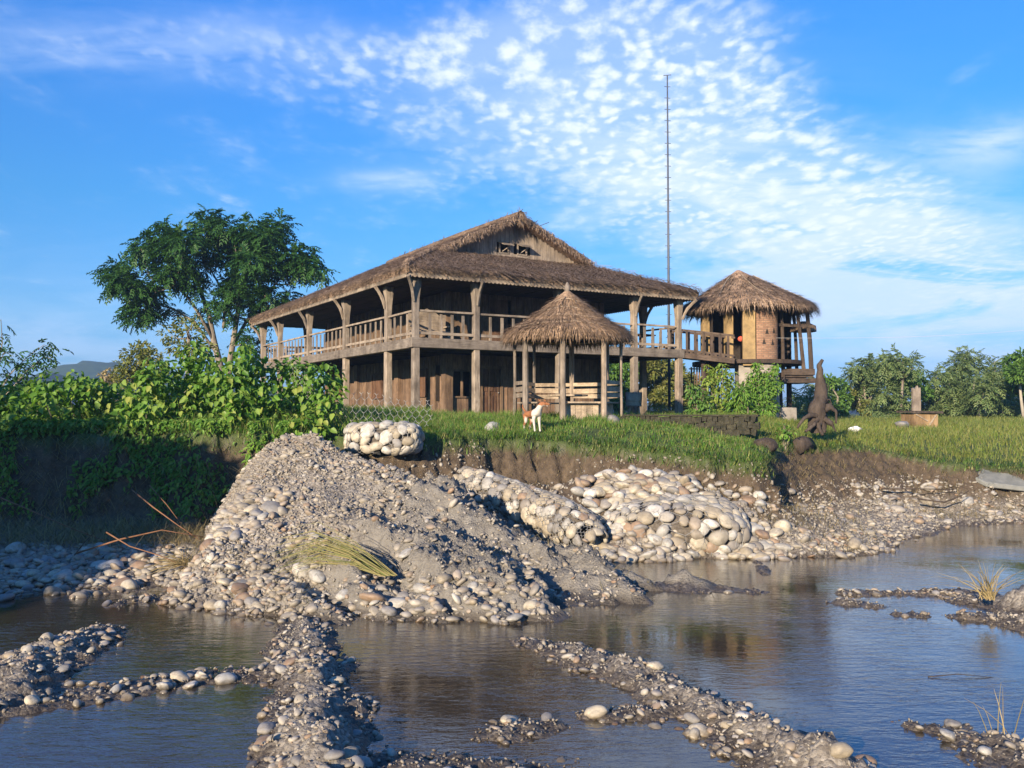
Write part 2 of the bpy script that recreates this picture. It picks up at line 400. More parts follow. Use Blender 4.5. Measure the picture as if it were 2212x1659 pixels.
def axis(lo, hi, fine, step, grow=1.18):
    """fine spacing in [lo,hi] widening out to +-3500."""
    a = list(np.arange(lo, hi + 1e-6, fine)); s = fine; x = hi
    while x < 3500: s = min(s * grow, 400); x += s; a.append(x)
    s = fine; x = lo; pre = []
    while x > -3500: s = min(s * grow, 400); x -= s; pre.append(x)
    return np.array(pre[::-1] + a)
gx = axis(-9.5, 10.5, .055, 1, 1.06); gy = axis(6.2, 26.5, .055, 1, 1.05)
gy = gy[gy > -80]
GX, GY = np.meshgrid(gx, gy)
hh, zz, dd_, rg_ = H(GX.ravel(), GY.ravel(), True)
nx, ny = len(gx), len(gy)
idx = np.arange(nx * ny).reshape(ny, nx)
quads = np.stack([idx[:-1, :-1], idx[:-1, 1:], idx[1:, 1:], idx[1:, :-1]], -1).reshape(-1, 4)
grassy = np.where(zz == 4, sstep(-.2, .0, dd_), np.where((zz == 1) & (dd_ > -.1), sstep(-.10, -.02, dd_), 0))
muddy = np.where(zz == 2, rg_, 0)
def groundmat():
    t = NT('river_bank_ground'); v = t.coord('Object')
    ag = t.n('ShaderNodeAttribute', attribute_name='grassy').outputs['Fac']; am = t.n('ShaderNodeAttribute', attribute_name='muddy').outputs['Fac']
    ab = t.n('ShaderNodeAttribute', attribute_name='bankface').outputs['Fac']
    f = t.noise(v, 6, 8, .7); f2 = t.noise(v, 45, 5, .7); big = t.noise(v, .8, 4, .6)
    soil = t.ramp(f, [(.3, (.088, .072, .055)), (.5, (.168, .142, .11)), (.7, (.245, .212, .168))])
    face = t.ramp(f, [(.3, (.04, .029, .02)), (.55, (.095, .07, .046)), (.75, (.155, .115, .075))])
    mud = t.ramp(f, [(.3, (.128, .115, .097)), (.7, (.24, .222, .19))])
    grn = t.ramp(f2, [(.3, (.035, .055, .015)), (.6, (.07, .10, .025)), (.8, (.13, .12, .05))])
    vo = t.n('ShaderNodeTexVoronoi'); vo.inputs['Scale'].default_value = 26; t.l(v, vo.inputs['Vector'])
    peb = t.mix(.55, soil, t.ramp(vo.outputs['Color'], [(.2, (.13, .112, .095)), (.5, (.27, .24, .20)), (.85, (.44, .40, .34))]))
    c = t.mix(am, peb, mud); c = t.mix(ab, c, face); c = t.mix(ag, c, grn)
    ge = t.n('ShaderNodeNewGeometry'); sp = t.n('ShaderNodeSeparateXYZ'); t.l(ge.outputs['Position'], sp.inputs[0])
    wz = t.math('ADD', sp.outputs['Z'], t.math('MULTIPLY', t.math('SUBTRACT', big, .5), .16))
    wet = t.mapr(wz, .03, .16, 1.0, 0.0)
    c = t.mix(wet, c, t.mix(1.0, c, (.42, .39, .36), 'MULTIPLY'))
    ro = t.mapr(wz, .0, .14, .35, .92)
    hgt = t.math('ADD', t.math('MULTIPLY', f, 1.0), t.math('MULTIPLY', vo.outputs['Distance'], -.35)); hgt = t.math('ADD', hgt, t.math('MULTIPLY', f2, .35))
    t.bsdf(c, ro, t.bump(hgt, .8, .06), .3); return t.m
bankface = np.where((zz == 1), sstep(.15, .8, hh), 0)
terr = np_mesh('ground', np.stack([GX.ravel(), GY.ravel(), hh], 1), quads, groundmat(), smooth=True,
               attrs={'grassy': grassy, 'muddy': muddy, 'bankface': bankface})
tag(terr, kind='structure')

# ------------------------------------------------------------------ water
def watermat():
    t = NT('stream_water'); v = t.coord('Object')
    fr = t.n('ShaderNodeFresnel'); fr.inputs['IOR'].default_value = 1.34
    wv = t.n('ShaderNodeMapping'); wv.inputs['Scale'].default_value = (1.0, 2.6, 1); wv.inputs['Rotation'].default_value = (0, 0, R(-8)); t.l(v, wv.inputs['Vector'])
    n1 = t.noise(wv.outputs['Vector'], 3.4, 4, .55, .5); n2 = t.noise(wv.outputs['Vector'], 11, 3, .5, .3)
    calm = t.noise(v, .33, 3, .55); amp = t.mapr(calm, .34, .68, .10, 1.0)
    hgt = t.math('MULTIPLY', t.math('ADD', n1, t.math('MULTIPLY', n2, .35)), amp)
    nb = t.bump(hgt, .30, .035)
    t.l(nb, fr.inputs['Normal'])
    gl = t.n('ShaderNodeBsdfGlossy'); gl.inputs['Roughness'].default_value = .015; gl.inputs['Color'].default_value = (.95, .97, 1, 1); t.l(nb, gl.inputs['Normal'])
    tr = t.n('ShaderNodeBsdfTransparent'); tr.inputs['Color'].default_value = (.50, .44, .34, 1)
    df = t.n('ShaderNodeBsdfDiffuse'); df.inputs['Color'].default_value = (.085, .066, .045, 1)
    m1 = t.n('ShaderNodeMixShader'); m1.inputs[0].default_value = .6; t.l(tr.outputs[0], m1.inputs[1]); t.l(df.outputs[0], m1.inputs[2])
    m2 = t.n('ShaderNodeMixShader'); t.l(t.math('MULTIPLY', fr.outputs[0], 1.5, clamp=True), m2.inputs[0]); t.l(m1.outputs[0], m2.inputs[1]); t.l(gl.outputs[0], m2.inputs[2])
    t.l(m2.outputs[0], t.out.inputs['Surface']); return t.m
wm = MB(); wm.add([(-300, 1, 0), (300, 1, 0), (300, 45, 0), (-300, 45, 0)], [(0, 1, 2, 3)])
tag(wm.build('water', watermat()), kind='structure')

# ------------------------------------------------------------------ camera, sun, sky
cam = bpy.data.cameras.new('camera'); co = bpy.data.objects.new('camera', cam); col.objects.link(co)
co.location = (0, 0, EYE); co.rotation_euler = (PI / 2 + PITCH, 0, 0)
cam.sensor_width = 36; cam.lens = 36 * F / 2212; cam.clip_end = 9000; cam.clip_start = .1
sc.camera = co
SUN_AZ, SUN_EL = R(26), R(15.5)             # azimuth measured to the left of straight behind the camera
sd = Vector((-math.sin(SUN_AZ) * math.cos(SUN_EL), -math.cos(SUN_AZ) * math.cos(SUN_EL), math.sin(SUN_EL)))
sl = bpy.data.lights.new('sun', 'SUN'); sl.energy = 5.0; sl.angle = R(.5); sl.color = (1, .83, .62)
so = bpy.data.objects.new('sun', sl); col.objects.link(so); so.rotation_euler = sd.to_track_quat('Z', 'Y').to_euler(); so.location = (-20, -40, 25)
w = bpy.data.worlds.new('World'); sc.world = w; w.use_nodes = True; w.cycles.sampling_method = 'MANUAL'; w.cycles.sample_map_resolution = 256
def sky():
    t = NT.__new__(NT); t.t = w.node_tree; t.t.nodes.clear()
    out = t.n('ShaderNodeOutputWorld'); bg = t.n('ShaderNodeBackground')
    st = t.n('ShaderNodeTexSky', sky_type='NISHITA'); st.sun_disc = False; st.sun_elevation = SUN_EL
    st.sun_rotation = math.atan2(sd.x, sd.y); st.air_density = 1.0; st.dust_density = .4; st.ozone_density = 2.0
    tc = t.n('ShaderNodeTexCoord'); sp = t.n('ShaderNodeSeparateXYZ'); t.l(tc.outputs['Generated'], sp.inputs[0])
    X, Y, Z = sp.outputs
    c = t.mix(1.0, st.outputs['Color'], t.ramp(Z, SKY_TINT), 'MULTIPLY')
    c = t.mix(1.0, c, (3., 3., 3.), 'MULTIPLY')
    # altocumulus sheet high overhead: flat-layer coordinates, so puffs shrink towards the horizon
    zz_ = t.math('ADD', t.math('MAXIMUM', Z, 0.0), .06)
    cb = t.n('ShaderNodeCombineXYZ'); t.l(t.math('DIVIDE', X, zz_), cb.inputs[0]); t.l(t.math('MULTIPLY', t.math('DIVIDE', Y, zz_), .62), cb.inputs[1])
    pv = cb.outputs[0]
    gxx = t.math('DIVIDE', X, t.math('MAXIMUM', Y, .05)); gzz = t.math('DIVIDE', Z, t.math('MAXIMUM', Y, .05))
    fwd = t.mapr(Y, .05, .2)
    def blob(px, py, rx, ry, rot, a):
        cx, cz = (px - CX) / F, math.tan(math.atan((CY - py) / F) + PITCH); cr, sr = math.cos(R(rot)), math.sin(R(rot))
        dx = t.math('SUBTRACT', gxx, cx); dz = t.math('SUBTRACT', gzz, cz)
        u = t.math('ADD', t.math('MULTIPLY', dx, cr * F / rx), t.math('MULTIPLY', dz, sr * F / rx))
        v = t.math('ADD', t.math('MULTIPLY', dx, -sr * F / ry), t.math('MULTIPLY', dz, cr * F / ry))
        q = t.math('ADD', t.math('MULTIPLY', u, u), t.math('MULTIPLY', v, v))
        return t.math('MULTIPLY', t.math('EXPONENT', t.math('MULTIPLY', q, -1.0)), a)
    def total(bl):
        s = None
        for b in bl:
            g = blob(*b); s = g if s is None else t.math('ADD', s, g)
        return t.math('MULTIPLY', s, fwd)
    puff = total(PUFFS); veil = total(VEILS)
    wb = t.noise(pv, 1.3, 3, .55); n = t.noise(pv, 5, 5, .6, .2); n2 = t.noise(pv, 34, 4, .6)
    vo = t.n('ShaderNodeTexVoronoi', feature='SMOOTH_F1'); vo.inputs['Scale'].default_value = 12.5; vo.inputs['Smoothness'].default_value = .6
    wp = t.n('ShaderNodeVectorMath', operation='ADD'); t.l(pv, wp.inputs[0])
    nz = t.n('ShaderNodeTexNoise'); nz.inputs['Scale'].default_value = 14; nz.inputs['Detail'].default_value = 3; t.l(pv, nz.inputs['Vector'])
    sc_ = t.n('ShaderNodeVectorMath', operation='SCALE'); sc_.inputs['Scale'].default_value = .07; t.l(nz.outputs['Color'], sc_.inputs[0])
    t.l(sc_.outputs[0], wp.inputs[1]); t.l(wp.outputs[0], vo.inputs['Vector'])
    dn_ = t.math('ADD', vo.outputs['Distance'], t.math('MULTIPLY', t.math('SUBTRACT', n2, .5), .55))
    vo2 = t.n('ShaderNodeTexVoronoi', feature='SMOOTH_F1'); vo2.inputs['Scale'].default_value = 23; vo2.inputs['Smoothness'].default_value = .7; t.l(wp.outputs[0], vo2.inputs['Vector'])
    big_ = t.mapr(wb, .42, .6); dn_ = t.math('ADD', t.math('MULTIPLY', dn_, big_), t.math('MULTIPLY', t.math('ADD', vo2.outputs['Distance'], t.math('MULTIPLY', t.math('SUBTRACT', n2, .5), .6)), t.math('SUBTRACT', 1.0, big_)))
    blobs = t.mapr(dn_, .14, .64, 1.0, 0.0)
    pa = t.math('ADD', t.math('ADD', t.math('MULTIPLY', n, .55), t.math('MULTIPLY', t.math('SUBTRACT', wb, .5), .5)), t.math('MULTIPLY', puff, .42))
    patch_ = t.mapr(pa, .26, .76, 0.0, 1.0); thick_ = t.mapr(pa, .62, 1.0, 0.0, .6)
    cov = t.math('ADD', t.math('MULTIPLY', patch_, t.math('ADD', t.math('MULTIPLY', blobs, .68), .24)), t.math('MULTIPLY', thick_, .12)); cov = t.math('MINIMUM', cov, .96)
    # thin veil, drawn out sideways
    sv = t.n('ShaderNodeCombineXYZ'); t.l(t.math('MULTIPLY', gxx, 3.0), sv.inputs[0]); t.l(t.math('MULTIPLY', gzz, 14.0), sv.inputs[1])
    vnn = t.noise(sv.outputs[0], 1.6, 6, .6, .6)
    vcov = t.math('MINIMUM', t.math('MULTIPLY', t.math('MULTIPLY', veil, 1.15), t.mapr(vnn, .26, .66)), .85)
    c = t.mix(vcov, c, VEIL_COL)
    c = t.mix(cov, c, CLOUD_COL)
    t.l(c, bg.inputs['Color']); bg.inputs['Strength'].default_value = SKY_STRENGTH
    t.l(bg.outputs[0], out.inputs['Surface'])
SKY_STRENGTH = .059
SKY_TINT = [(0, (.10, .175, .42)), (.1, (.125, .265, .45)), (.22, (.10, .305, .5)), (.42, (.103, .353, .7)), (1, (.09, .36, .75))]
CLOUD_COL = (7.6, 8.4, 9.0); VEIL_COL = (6.0, 7.3, 9.8)
# cloud patches: direction as photo pixel, radii in px, tilt, weight
PUFFS = [(1400, 110, 250, 110, -10, 1.0), (1250, 210, 330, 120, 25, .9), (1560, 210, 200, 150, -40, .8), (1420, 380, 240, 150, -20, 1.0), (1650, 380, 330, 130, -25, 1.1), (1180, 70, 300, 70, 5, .7), (980, 150, 260, 100, 20, .75), (640, 130, 280, 70, 0, .5), (250, 60, 330, 70, 10, .3), (1950, 480, 330, 120, -20, .75)]
VEILS = [(1700, 470, 380, 110, -15, .3), (2000, 620, 420, 100, 5, .45), (1500, 420, 420, 150, -15, .42), (1950, 540, 480, 170, -15, .72), (1350, 230, 480, 160, 10, .08), (300, 90, 450, 70, 0, .28), (850, 390, 110, 22, 0, .5), (2150, 310, 130, 50, 10, .7), (1900, 640, 420, 40, 4, .7), (1950, 780, 600, 130, 0, .35), (2100, 580, 300, 60, 0, .4), (150, 750, 500, 160, 0, .3)]
sky()
sc.view_settings.view_transform = 'Standard'; sc.view_settings.look = 'None'; sc.view_settings.exposure = 1.15; sc.view_settings.gamma = 1
sc.cycles.use_denoising = True; sc.cycles.max_bounces = 6; sc.cycles.transparent_max_bounces = 12; sc.cycles.caustics_reflective = False; sc.cycles.caustics_refractive = False
sc.cycles.sample_clamp_indirect = 6

hb = MB(); hb.box((0, 0, 28.5), (8400, 8400, 60.0)); hz_ = NT('thin_air'); pv_ = hz_.n('ShaderNodeVolumePrincipled'); pv_.inputs['Density'].default_value = .0005; pv_.inputs['Color'].default_value = (.42, .66, 1, 1); pv_.inputs['Anisotropy'].default_value = .1
hz_.l(pv_.outputs[0], hz_.out.inputs['Volume']); tag(hb.build('haze', hz_.m), kind='stuff')
# ------------------------------------------------------------------ thatch
def straw(pts, dirs, ups, L, Wd, lift, rng):
    """one bent straw wisp per row: pts start, dirs down-slope, ups normal."""
    n = len(pts); side = np.cross(dirs, ups); side /= np.linalg.norm(side, axis=1, keepdims=True) + 1e-9
    L = L[:, None]; Wd = Wd[:, None]; lift = lift[:, None]
    a = pts - side * Wd; b = pts + side * Wd
    m = pts + dirs * L * .55 + ups * lift; e = pts + dirs * L + ups * lift * 1.1 - np.array([0, 0, 1]) * L * .06
    V = np.stack([a, b, m + side * Wd * .8, m - side * Wd * .8, e], 1).reshape(-1, 3)
    i = np.arange(n)[:, None] * 5
    return V, i + np.array([[0, 1, 2, 3]]), i + np.array([[3, 2, 4]])
class Soup:
    def __init__(s): s.V = []; s.Q = []; s.T = []; s.n = 0
    def add(s, V, Q=None, T=None):
        s.V.append(np.asarray(V, float))
        if Q is not None and len(Q): s.Q.append(np.asarray(Q) + s.n)
        if T is not None and len(T): s.T.append(np.asarray(T) + s.n)
        s.n += len(V)
    def mb(s, m):
        q = [f for f in m.f if len(f) == 4]; t3 = [f for f in m.f if len(f) == 3]
        s.add(np.array(m.v), np.array(q).reshape(-1, 4), np.array(t3).reshape(-1, 3) if t3 else None)
    def build(s, name, mat, parent=None, smooth=False):
        fs = ([np.concatenate(s.Q)] if s.Q else []) + ([np.concatenate(s.T)] if s.T else [])
        return np_mesh(name, np.concatenate(s.V), fs, mat, parent, smooth)
def norm(a): return a / (np.linalg.norm(a, axis=-1, keepdims=True) + 1e-9)
def thatch_patch(S, e0, e1, r0, r1, thick, dens, rng, course=.42, seed=0, eave=True, under=True, wl=(.3, .6)):
    """quad patch: eave corners e0,e1, ridge corners r0,r1 (top surface). Shell with stepped courses + wisps + eave fringe."""
    e0, e1, r0, r1 = [np.array(p, float) for p in (e0, e1, r0, r1)]
    wid = max(np.linalg.norm(e1 - e0), np.linalg.norm(r1 - r0)); ln = (np.linalg.norm(r0 - e0) + np.linalg.norm(r1 - e1)) / 2
    nu, nv = max(2, int(wid / .16)), max(3, int(ln / .14))
    u, v = np.meshgrid(np.linspace(0, 1, nu + 1), np.linspace(0, 1, nv + 1))
    P = lambda u, v: ((e0 * (1 - u[..., None]) + e1 * u[..., None]) * (1 - v[..., None]) + (r0 * (1 - u[..., None]) + r1 * u[..., None]) * v[..., None])
    p = P(u, v); nrm = np.cross(e1 - e0, (r0 + r1 - e0 - e1)); nrm = nrm / np.linalg.norm(nrm)
    if nrm[2] < 0: nrm = -nrm
    up = norm((r0 + r1 - e0 - e1)[None])[0]
    def disp(p, v):
        s_ = v * ln / course + .35 * fbm(p[..., 0] * .8, p[..., 1] * .8, p[..., 2], oct=2, seed=seed + 50)
        saw = (s_ - np.floor(s_))
        return -.035 * saw + .05 * fbm(p[..., 0] * 1.1, p[..., 1] * 1.1, p[..., 2] * 1.1, oct=3, seed=seed) + .022 * fbm(p[..., 0] * 6, p[..., 1] * 6, p[..., 2] * 6, oct=2, seed=seed + 9)
    top = p + nrm * disp(p, v)[..., None]
    # rounded lower lip
    lip = np.exp(-v * ln / .16)[..., None]
    top = top - np.array([0, 0, 1]) * lip * thick * .38 + up * lip * .05
    n0 = (nu + 1) * (nv + 1); ix = np.arange(n0).reshape(nv + 1, nu + 1)
    Q = np.stack([ix[:-1, :-1], ix[:-1, 1:], ix[1:, 1:], ix[1:, :-1]], -1).reshape(-1, 4)
    S.add(top.reshape(-1, 3), Q)
    if under:
        bot = p - np.array([0, 0, 1]) * thick + up * (np.exp(-v * ln / .3)[..., None] * .12)
        S.add(bot.reshape(-1, 3), Q[:, ::-1])
        # closing faces round the rim
        rim = np.concatenate([ix[0, :], ix[1:, -1], ix[-1, -2::-1], ix[-2:0:-1, 0]])
        V = np.concatenate([top.reshape(-1, 3)[rim], bot.reshape(-1, 3)[rim]]); k = len(rim); a = np.arange(k)
        S.add(V, np.stack([a, (a + 1) % k, k + (a + 1) % k, k + a], 1))
    area = wid * ln; n = int(area * dens)
    uu, vv = rng.random(n), rng.random(n) * 1.0
    q = P(uu, vv); q = q + nrm * (disp(q, vv)[:, None] + .004); q = q - np.array([0, 0, 1]) * (np.exp(-vv * ln / .16) * thick * .3)[:, None]
    dn = norm(-up[None] + rng.normal(0, .22, (n, 3)) - nrm[None] * 0); dn = norm(dn - nrm[None] * (dn @ nrm)[:, None])
    tl = rng.random(n)
    V, a, b = straw(q, dn, np.repeat(nrm[None], n, 0), wl[0] + (wl[1] - wl[0]) * tl,   .006 + .012 * rng.random(n), .010 + .075 * rng.random(n) ** 2.5, rng)
    S.add(V, a, b)
    if eave:
        m = int(wid * 160); uu = rng.random(m); vv = rng.random(m) * .04
        q = P(uu, vv) - np.array([0, 0, 1]) * (thick * (.05 + .85 * rng.random(m)))[:, None] + up * .03
        dn = norm(-up[None] * .75 + np.array([[0, 0, -1.0]]) + rng.normal(0, .3, (m, 3)))
        V, a, b = straw(q, dn, np.repeat(nrm[None], m, 0),   .04 + .13 * rng.random(m) ** 2, .008 + .012 * rng.random(m), .01 * rng.random(m), rng)
        S.add(V, a, b)

# ------------------------------------------------------------------ the house
GZ = 2.72
HA = R(30.6)
house = empty('thatched_house', (-3.32, 31.0, GZ), HA)
tag(house, 'large two storey wooden house with thatched gable roof, open verandas and square posts', 'house')
LT, LS = 11.8, 19.3
rng = np.random.default_rng(5)
EZ = 5.18; OV = .62                                # thatch top line at the eave, overhang
x0, x1, y0, y1 = -OV, LT + OV, -OV, LS + OV
mx = LT / 2; APX = 8.22; slope = (APX - EZ) / (mx + OV)
GS, GW = 2.72, 3.35                                # front edge of the upper roof; gable wall plane
sf = .345                                           # front skirt slope
zs = EZ + sf * (GW - y0)                           # skirt top at the gable wall
dxs = (zs - EZ) / slope
S = Soup()
TH = .34
# side slopes: lower trapezium up to skirt top height then the gable part
for sx in (-1, 1):
    ex = x0 if sx < 0 else x1
    hx = ex - sx * dxs
    thatch_patch(S, (ex, y0, EZ), (ex, y1, EZ), (hx, GW, zs), (hx, y1 - (GW - y0), zs), TH, 95, rng, seed=2 + sx)
    thatch_patch(S, (hx, GS, zs), (hx, y1 - (GS - y0), zs), (mx, GS, APX), (mx, y1 - (GS - y0), APX), .2, 110, rng, seed=6 + sx, eave=False)
thatch_patch(S, (x0, y0, EZ), (x1, y0, EZ), (x0 + dxs, GW, zs), (x1 - dxs, GW, zs), TH, 260, rng, seed=20)
thatch_patch(S, (x1, y1, EZ), (x0, y1, EZ), (x1 - dxs, y1 - (GW - y0), zs), (x0 + dxs, y1 - (GW - y0), zs), TH, 30, rng, seed=24)
# ragged verge straw along the front gable edges, ridge cap, hips
def verge(a, b, n, L, dirv, spread, wv=.014):
    a, b = np.array(a, float), np.array(b, float); t = rng.random(n)[:, None]
    q = a * (1 - t) + b * t + rng.normal(0, .05, (n, 3)); d = norm(np.array([dirv]) + rng.normal(0, spread, (n, 3)))
    V, f4, f3 = straw(q, d, np.repeat(np.array([[0, -.5, .85]]), n, 0), L * (.5 + rng.random(n)), .007 + wv * rng.random(n), .03 * rng.random(n), rng); S.add(V, f4, f3)
for sx in (-1, 1):
    hx = (x0 if sx < 0 else x1) - sx * dxs
    verge((hx, GS - .02, zs - .05), (mx, GS - .02, APX - .05), 500, .2, (-.1 * sx, -.4, -1), .3)
    verge((hx, GS, zs - .12), (mx, GS, APX - .12), 400, .18, (0, -.5, -1), .3)
    ex = x0 if sx < 0 else x1
    verge((ex, y0, EZ + .04), (hx, GW, zs + .06), 500, .26, (sx * .6, -.6, -.5), .35)
verge((mx, GS, APX + .05), (mx, 16, APX + .05), 700, .22, (0, -.3, -.3), .6)
verge((mx, GS, APX - .1), (mx, GS + .1, APX + .05), 160, .45, (0, -.6, -1), .4)
m = MB(); m.tube([(mx, GS + .0, APX - .04), (mx, 8, APX), (mx, 16.5, APX - .05)], .17, 8, wob=.15); S.mb(m)
roof = S.build('thatch_roof', M['thatch'], house)
for k in range(5):                                  # a few broken sticks on the ridge end
    a = Vector((mx + random.uniform(-.1, .9), GS + .1, APX - .1)); a.z = APX - abs(a.x - mx) * slope + .02
    mm = MB().tube([a, a + Vector((random.uniform(.1, .5), -.1, random.uniform(.05, .25)))], .012, 5); mm.build('loose_stick', M['dark'], roof)
# gable wall with two top-hung shutters
def gz_(x): return EZ + (x - x0) * slope if x < mx else EZ + (x1 - x) * slope
m = MB(); x = x0 + dxs - .6; i = 0
WIN = [(mx - .66, mx - .24), (mx + .2, mx + .62)]
WZ = (zs + .12, zs + .55)
xs = np.arange(x0 + dxs - .8, x1 - dxs + .8, .2)
for xa in xs:
    xb = xa + .192; zt_ = min(gz_(xa), gz_(xb)) - .16; zb = zs - .45; yy = GW + random.uniform(-.008, .008)
    if zt_ < zb + .1: continue
    segs = [(zb, zt_)]
    if any(xa < b and xb > a for a, b in WIN): segs = [(zb, WZ[0]), (WZ[1], zt_)]
    for a, b in segs:
        if b > a + .02: m.box(((xa + xb) / 2, yy, (a + b) / 2), (.192, .03, b - a))
gw = m.build('gable_wall', M['gable'], house)
for a, b in WIN:
    wn = MB()
    for p, q in (((a - .02, WZ[0]), (b + .02, WZ[0])), ((a - .02, WZ[1]), (b + .02, WZ[1])), ((a, WZ[0]), (a, WZ[1])), ((b, WZ[0]), (b, WZ[1]))):
        wn.beam((p[0], GW - .02, p[1]), (q[0], GW - .02, q[1]), .05, .05)
    f = wn.build('window_frame', M['gable'], gw)
    sh = MB(); sh.box(((a + b) / 2, GW - .24, WZ[1] - .08), (b - a + .06, .46, .03), (R(20), 0, 0)); sh.build('shutter', M['gable'], f)
    MB().beam((a + .12, GW - .04, WZ[0] + .06), (a + .3, GW - .36, WZ[1] - .18), .03, .03).build('prop_stick', M['gable'], f)
    MB().box(((a + b) / 2, GW + .5, (WZ[0] + WZ[1]) / 2), (.9, .04, .7)).build('dark_backing', M['inner_shade'], f)  # dark sheet paints the shade behind the gable window
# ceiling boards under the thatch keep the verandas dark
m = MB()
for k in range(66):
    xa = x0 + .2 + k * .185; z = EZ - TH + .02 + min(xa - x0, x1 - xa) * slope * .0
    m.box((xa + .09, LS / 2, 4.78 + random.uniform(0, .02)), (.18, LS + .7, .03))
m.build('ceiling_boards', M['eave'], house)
# scalloped eave boards
def scallop(a, b, step, ax, name='eave_board'):
    a, b = Vector(a), Vector(b); L = (b - a).length; d = (b - a) / L; n = int(L / step); pts = [(0, .1), (0, 0)]; top = []
    for k in range(n):
        for q in range(1, 5): pts.append(((k + q / 4) * step, -.055 * math.sin(PI * q / 4) ))
    pts += [(n * step, .1)]
    nrm = Vector((d.y, -d.x, 0)) * .022
    return MB().prism(pts, d, (0, 0, 1), a, nrm).build(name, M['rail_x'] if ax == 'x' else M['rail_y'], house)
scallop((x0 + .12, y0 + .13, 4.80), (x1 - .12, y0 + .13, 4.80), .16, 'x')
scallop((x0 + .13, y1 - .12, 4.80), (x0 + .13, y0 + .12, 4.80), .16, 'y')
scallop((x1 - .13, y0 + .12, 4.80), (x1 - .13, y1 - .12, 4.80), .16, 'y')
# deck
D0, D1 = 2.40, 2.74
for yy in (0, LS): MB().box((LT / 2, yy, (D0 + D1) / 2), (LT + .42, .30, D1 - D0)).build('deck_beam', M['beam_x'], house, bevel=.012)
for xx in (0, LT): MB().box((xx, LS / 2, (D0 + D1) / 2 - .004), (.30, LS - .31, D1 - D0), jit=.002).build('deck_beam', M['beam_y'], house, bevel=.012)
m = MB()
for k in range(76): m.box((LT / 2, .3 + k * .25, D1 - .09 + random.uniform(-.006, .006)), (LT - .4, .24, .05))
for k in range(17): m.box((LT / 2, .8 + k * 1.1, D1 - .22), (LT - .35, .1, .18))
m.build('deck_floor', M['dark_x'], house)
# posts
PT = [0, 2.36, 5.92, 9.5, LT]; PS = [0, 2.42, 6.83, 11.58, 16.2, LS]
spots = [(t_, 0) for t_ in PT] + [(0, s_) for s_ in PS[1:]] + [(LT, s_) for s_ in (2.3, 6.8, 11.6, 16.2, LS)] + [(t_, LS) for t_ in PT[1:-1]]
def post_at(t_, s_):
    lo = MB(); w_ = random.uniform(.24, .275); ln_ = random.uniform(-.015, .015)
    lo.tube([(t_, s_, -.25), (t_ + ln_ * .4, s_, 1.2), (t_ + ln_, s_, D0)], [w_ * .70, w_ * .69, w_ * .67], 4, wob=.03)
    # square section, sides along the facade
    o = lo.build('lower_post', M['post'], house, bevel=.02)
    up = MB(); h0 = D1 - .01; w2 = random.uniform(.20, .235)
    up.tube([(t_, s_, h0), (t_, s_ + .01, 3.7), (t_, s_, 4.1), (t_, s_, 4.52), (t_, s_, 4.78)], [w2 * .72, w2 * .70, w2 * .74, w2 * .98, w2 * 1.05], 4, wob=.03)
    u = up.build('upper_post', M['post'], house, bevel=.012)
    out = Vector((0, 0, 0))
    if s_ == 0: out += Vector((0, -1, 0))
    if t_ == 0: out += Vector((-1, 0, 0))
    if t_ == LT: out += Vector((1, 0, 0))
    if s_ == LS: out += Vector((0, 1, 0))
    b = MB(); p = Vector((t_, s_, 0)) + out * .10
    b.tube([p + Vector((0, 0, 3.98)) + out * .02, p + Vector((0, 0, 4.2)) + out * .08, p + out * .16 + Vector((0, 0, 4.42)), p + out * .30 + Vector((0, 0, 4.62)), p + out * .42 + Vector((0, 0, 4.79))], [.05, .06, .065, .06, .075], 5, wob=.12)
    b.build('eave_bracket', M['post'], u)
# square tubes are laid corner-on by the tube helper: turn a quarter by using 4-gon offset
_old = MB.tube
def sq_tube(s, pts, rad, n=8, cap=True, wob=0.0):
    if n != 4: return _old(s, pts, rad, n, cap, wob)
    vs = []; pts = [Vector(p) for p in pts]
    for p, r in zip(pts, rad):
        for a, b in ((-1, -1), (1, -1), (1, 1), (-1, 1)): vs.append(p + Vector((a * r * .707 * (1 + random.uniform(-wob, wob)), b * r * .707 * (1 + random.uniform(-wob, wob)), 0)))
    k = len(pts)
    fs = [(i * 4 + j, i * 4 + (j + 1) % 4, (i + 1) * 4 + (j + 1) % 4, (i + 1) * 4 + j) for i in range(k - 1) for j in range(4)] + [(3, 2, 1, 0), tuple((k - 1) * 4 + j for j in range(4))]
    return s.add(vs, fs)
MB.tube = sq_tube
for a in spots: post_at(*a)
# railings, one per bay
def railing(a, b, ax, parent, z0, hgt=.98, gap=.46, mt=None, nm='railing', off=Vector((0, 0, 0))):
    a, b = Vector(a) + off, Vector(b) + off; L = (b - a).length; d = (b - a) / L; a += d * .1; b -= d * .1; L -= .2
    mat = mt or (M['rail_x'] if ax == 'x' else M['rail_y']); m = MB()
    m.beam(a + Vector((0, 0, z0 + hgt - .04)), b + Vector((0, 0, z0 + hgt - .04 + random.uniform(-.02, .02))), .075, .07)
    m.beam(a + Vector((0, 0, z0 + .17)), b + Vector((0, 0, z0 + .17)), .06, .10)
    r = m.build(nm, mat, parent, bevel=.006); n = max(1, round(L / gap) - 1)
    for k in range(n):
        p = a + d * L * (k + 1) / (n + 1); w_ = random.uniform(.085, .115)
        m = MB(); m.box((p.x, p.y, z0 + hgt / 2 - .06 + random.uniform(-.01, .01)), (w_ if ax == 'x' else .035, .035 if ax == 'x' else w_, hgt - .13), (0, 0, 0), jit=.004)
        m.build('baluster', M['post'], r)
    return r
for a, b in zip(PT[:-1], PT[1:]): railing((a, -.02, 0), (b, -.02, 0), 'x', house, D1, gap=.45)
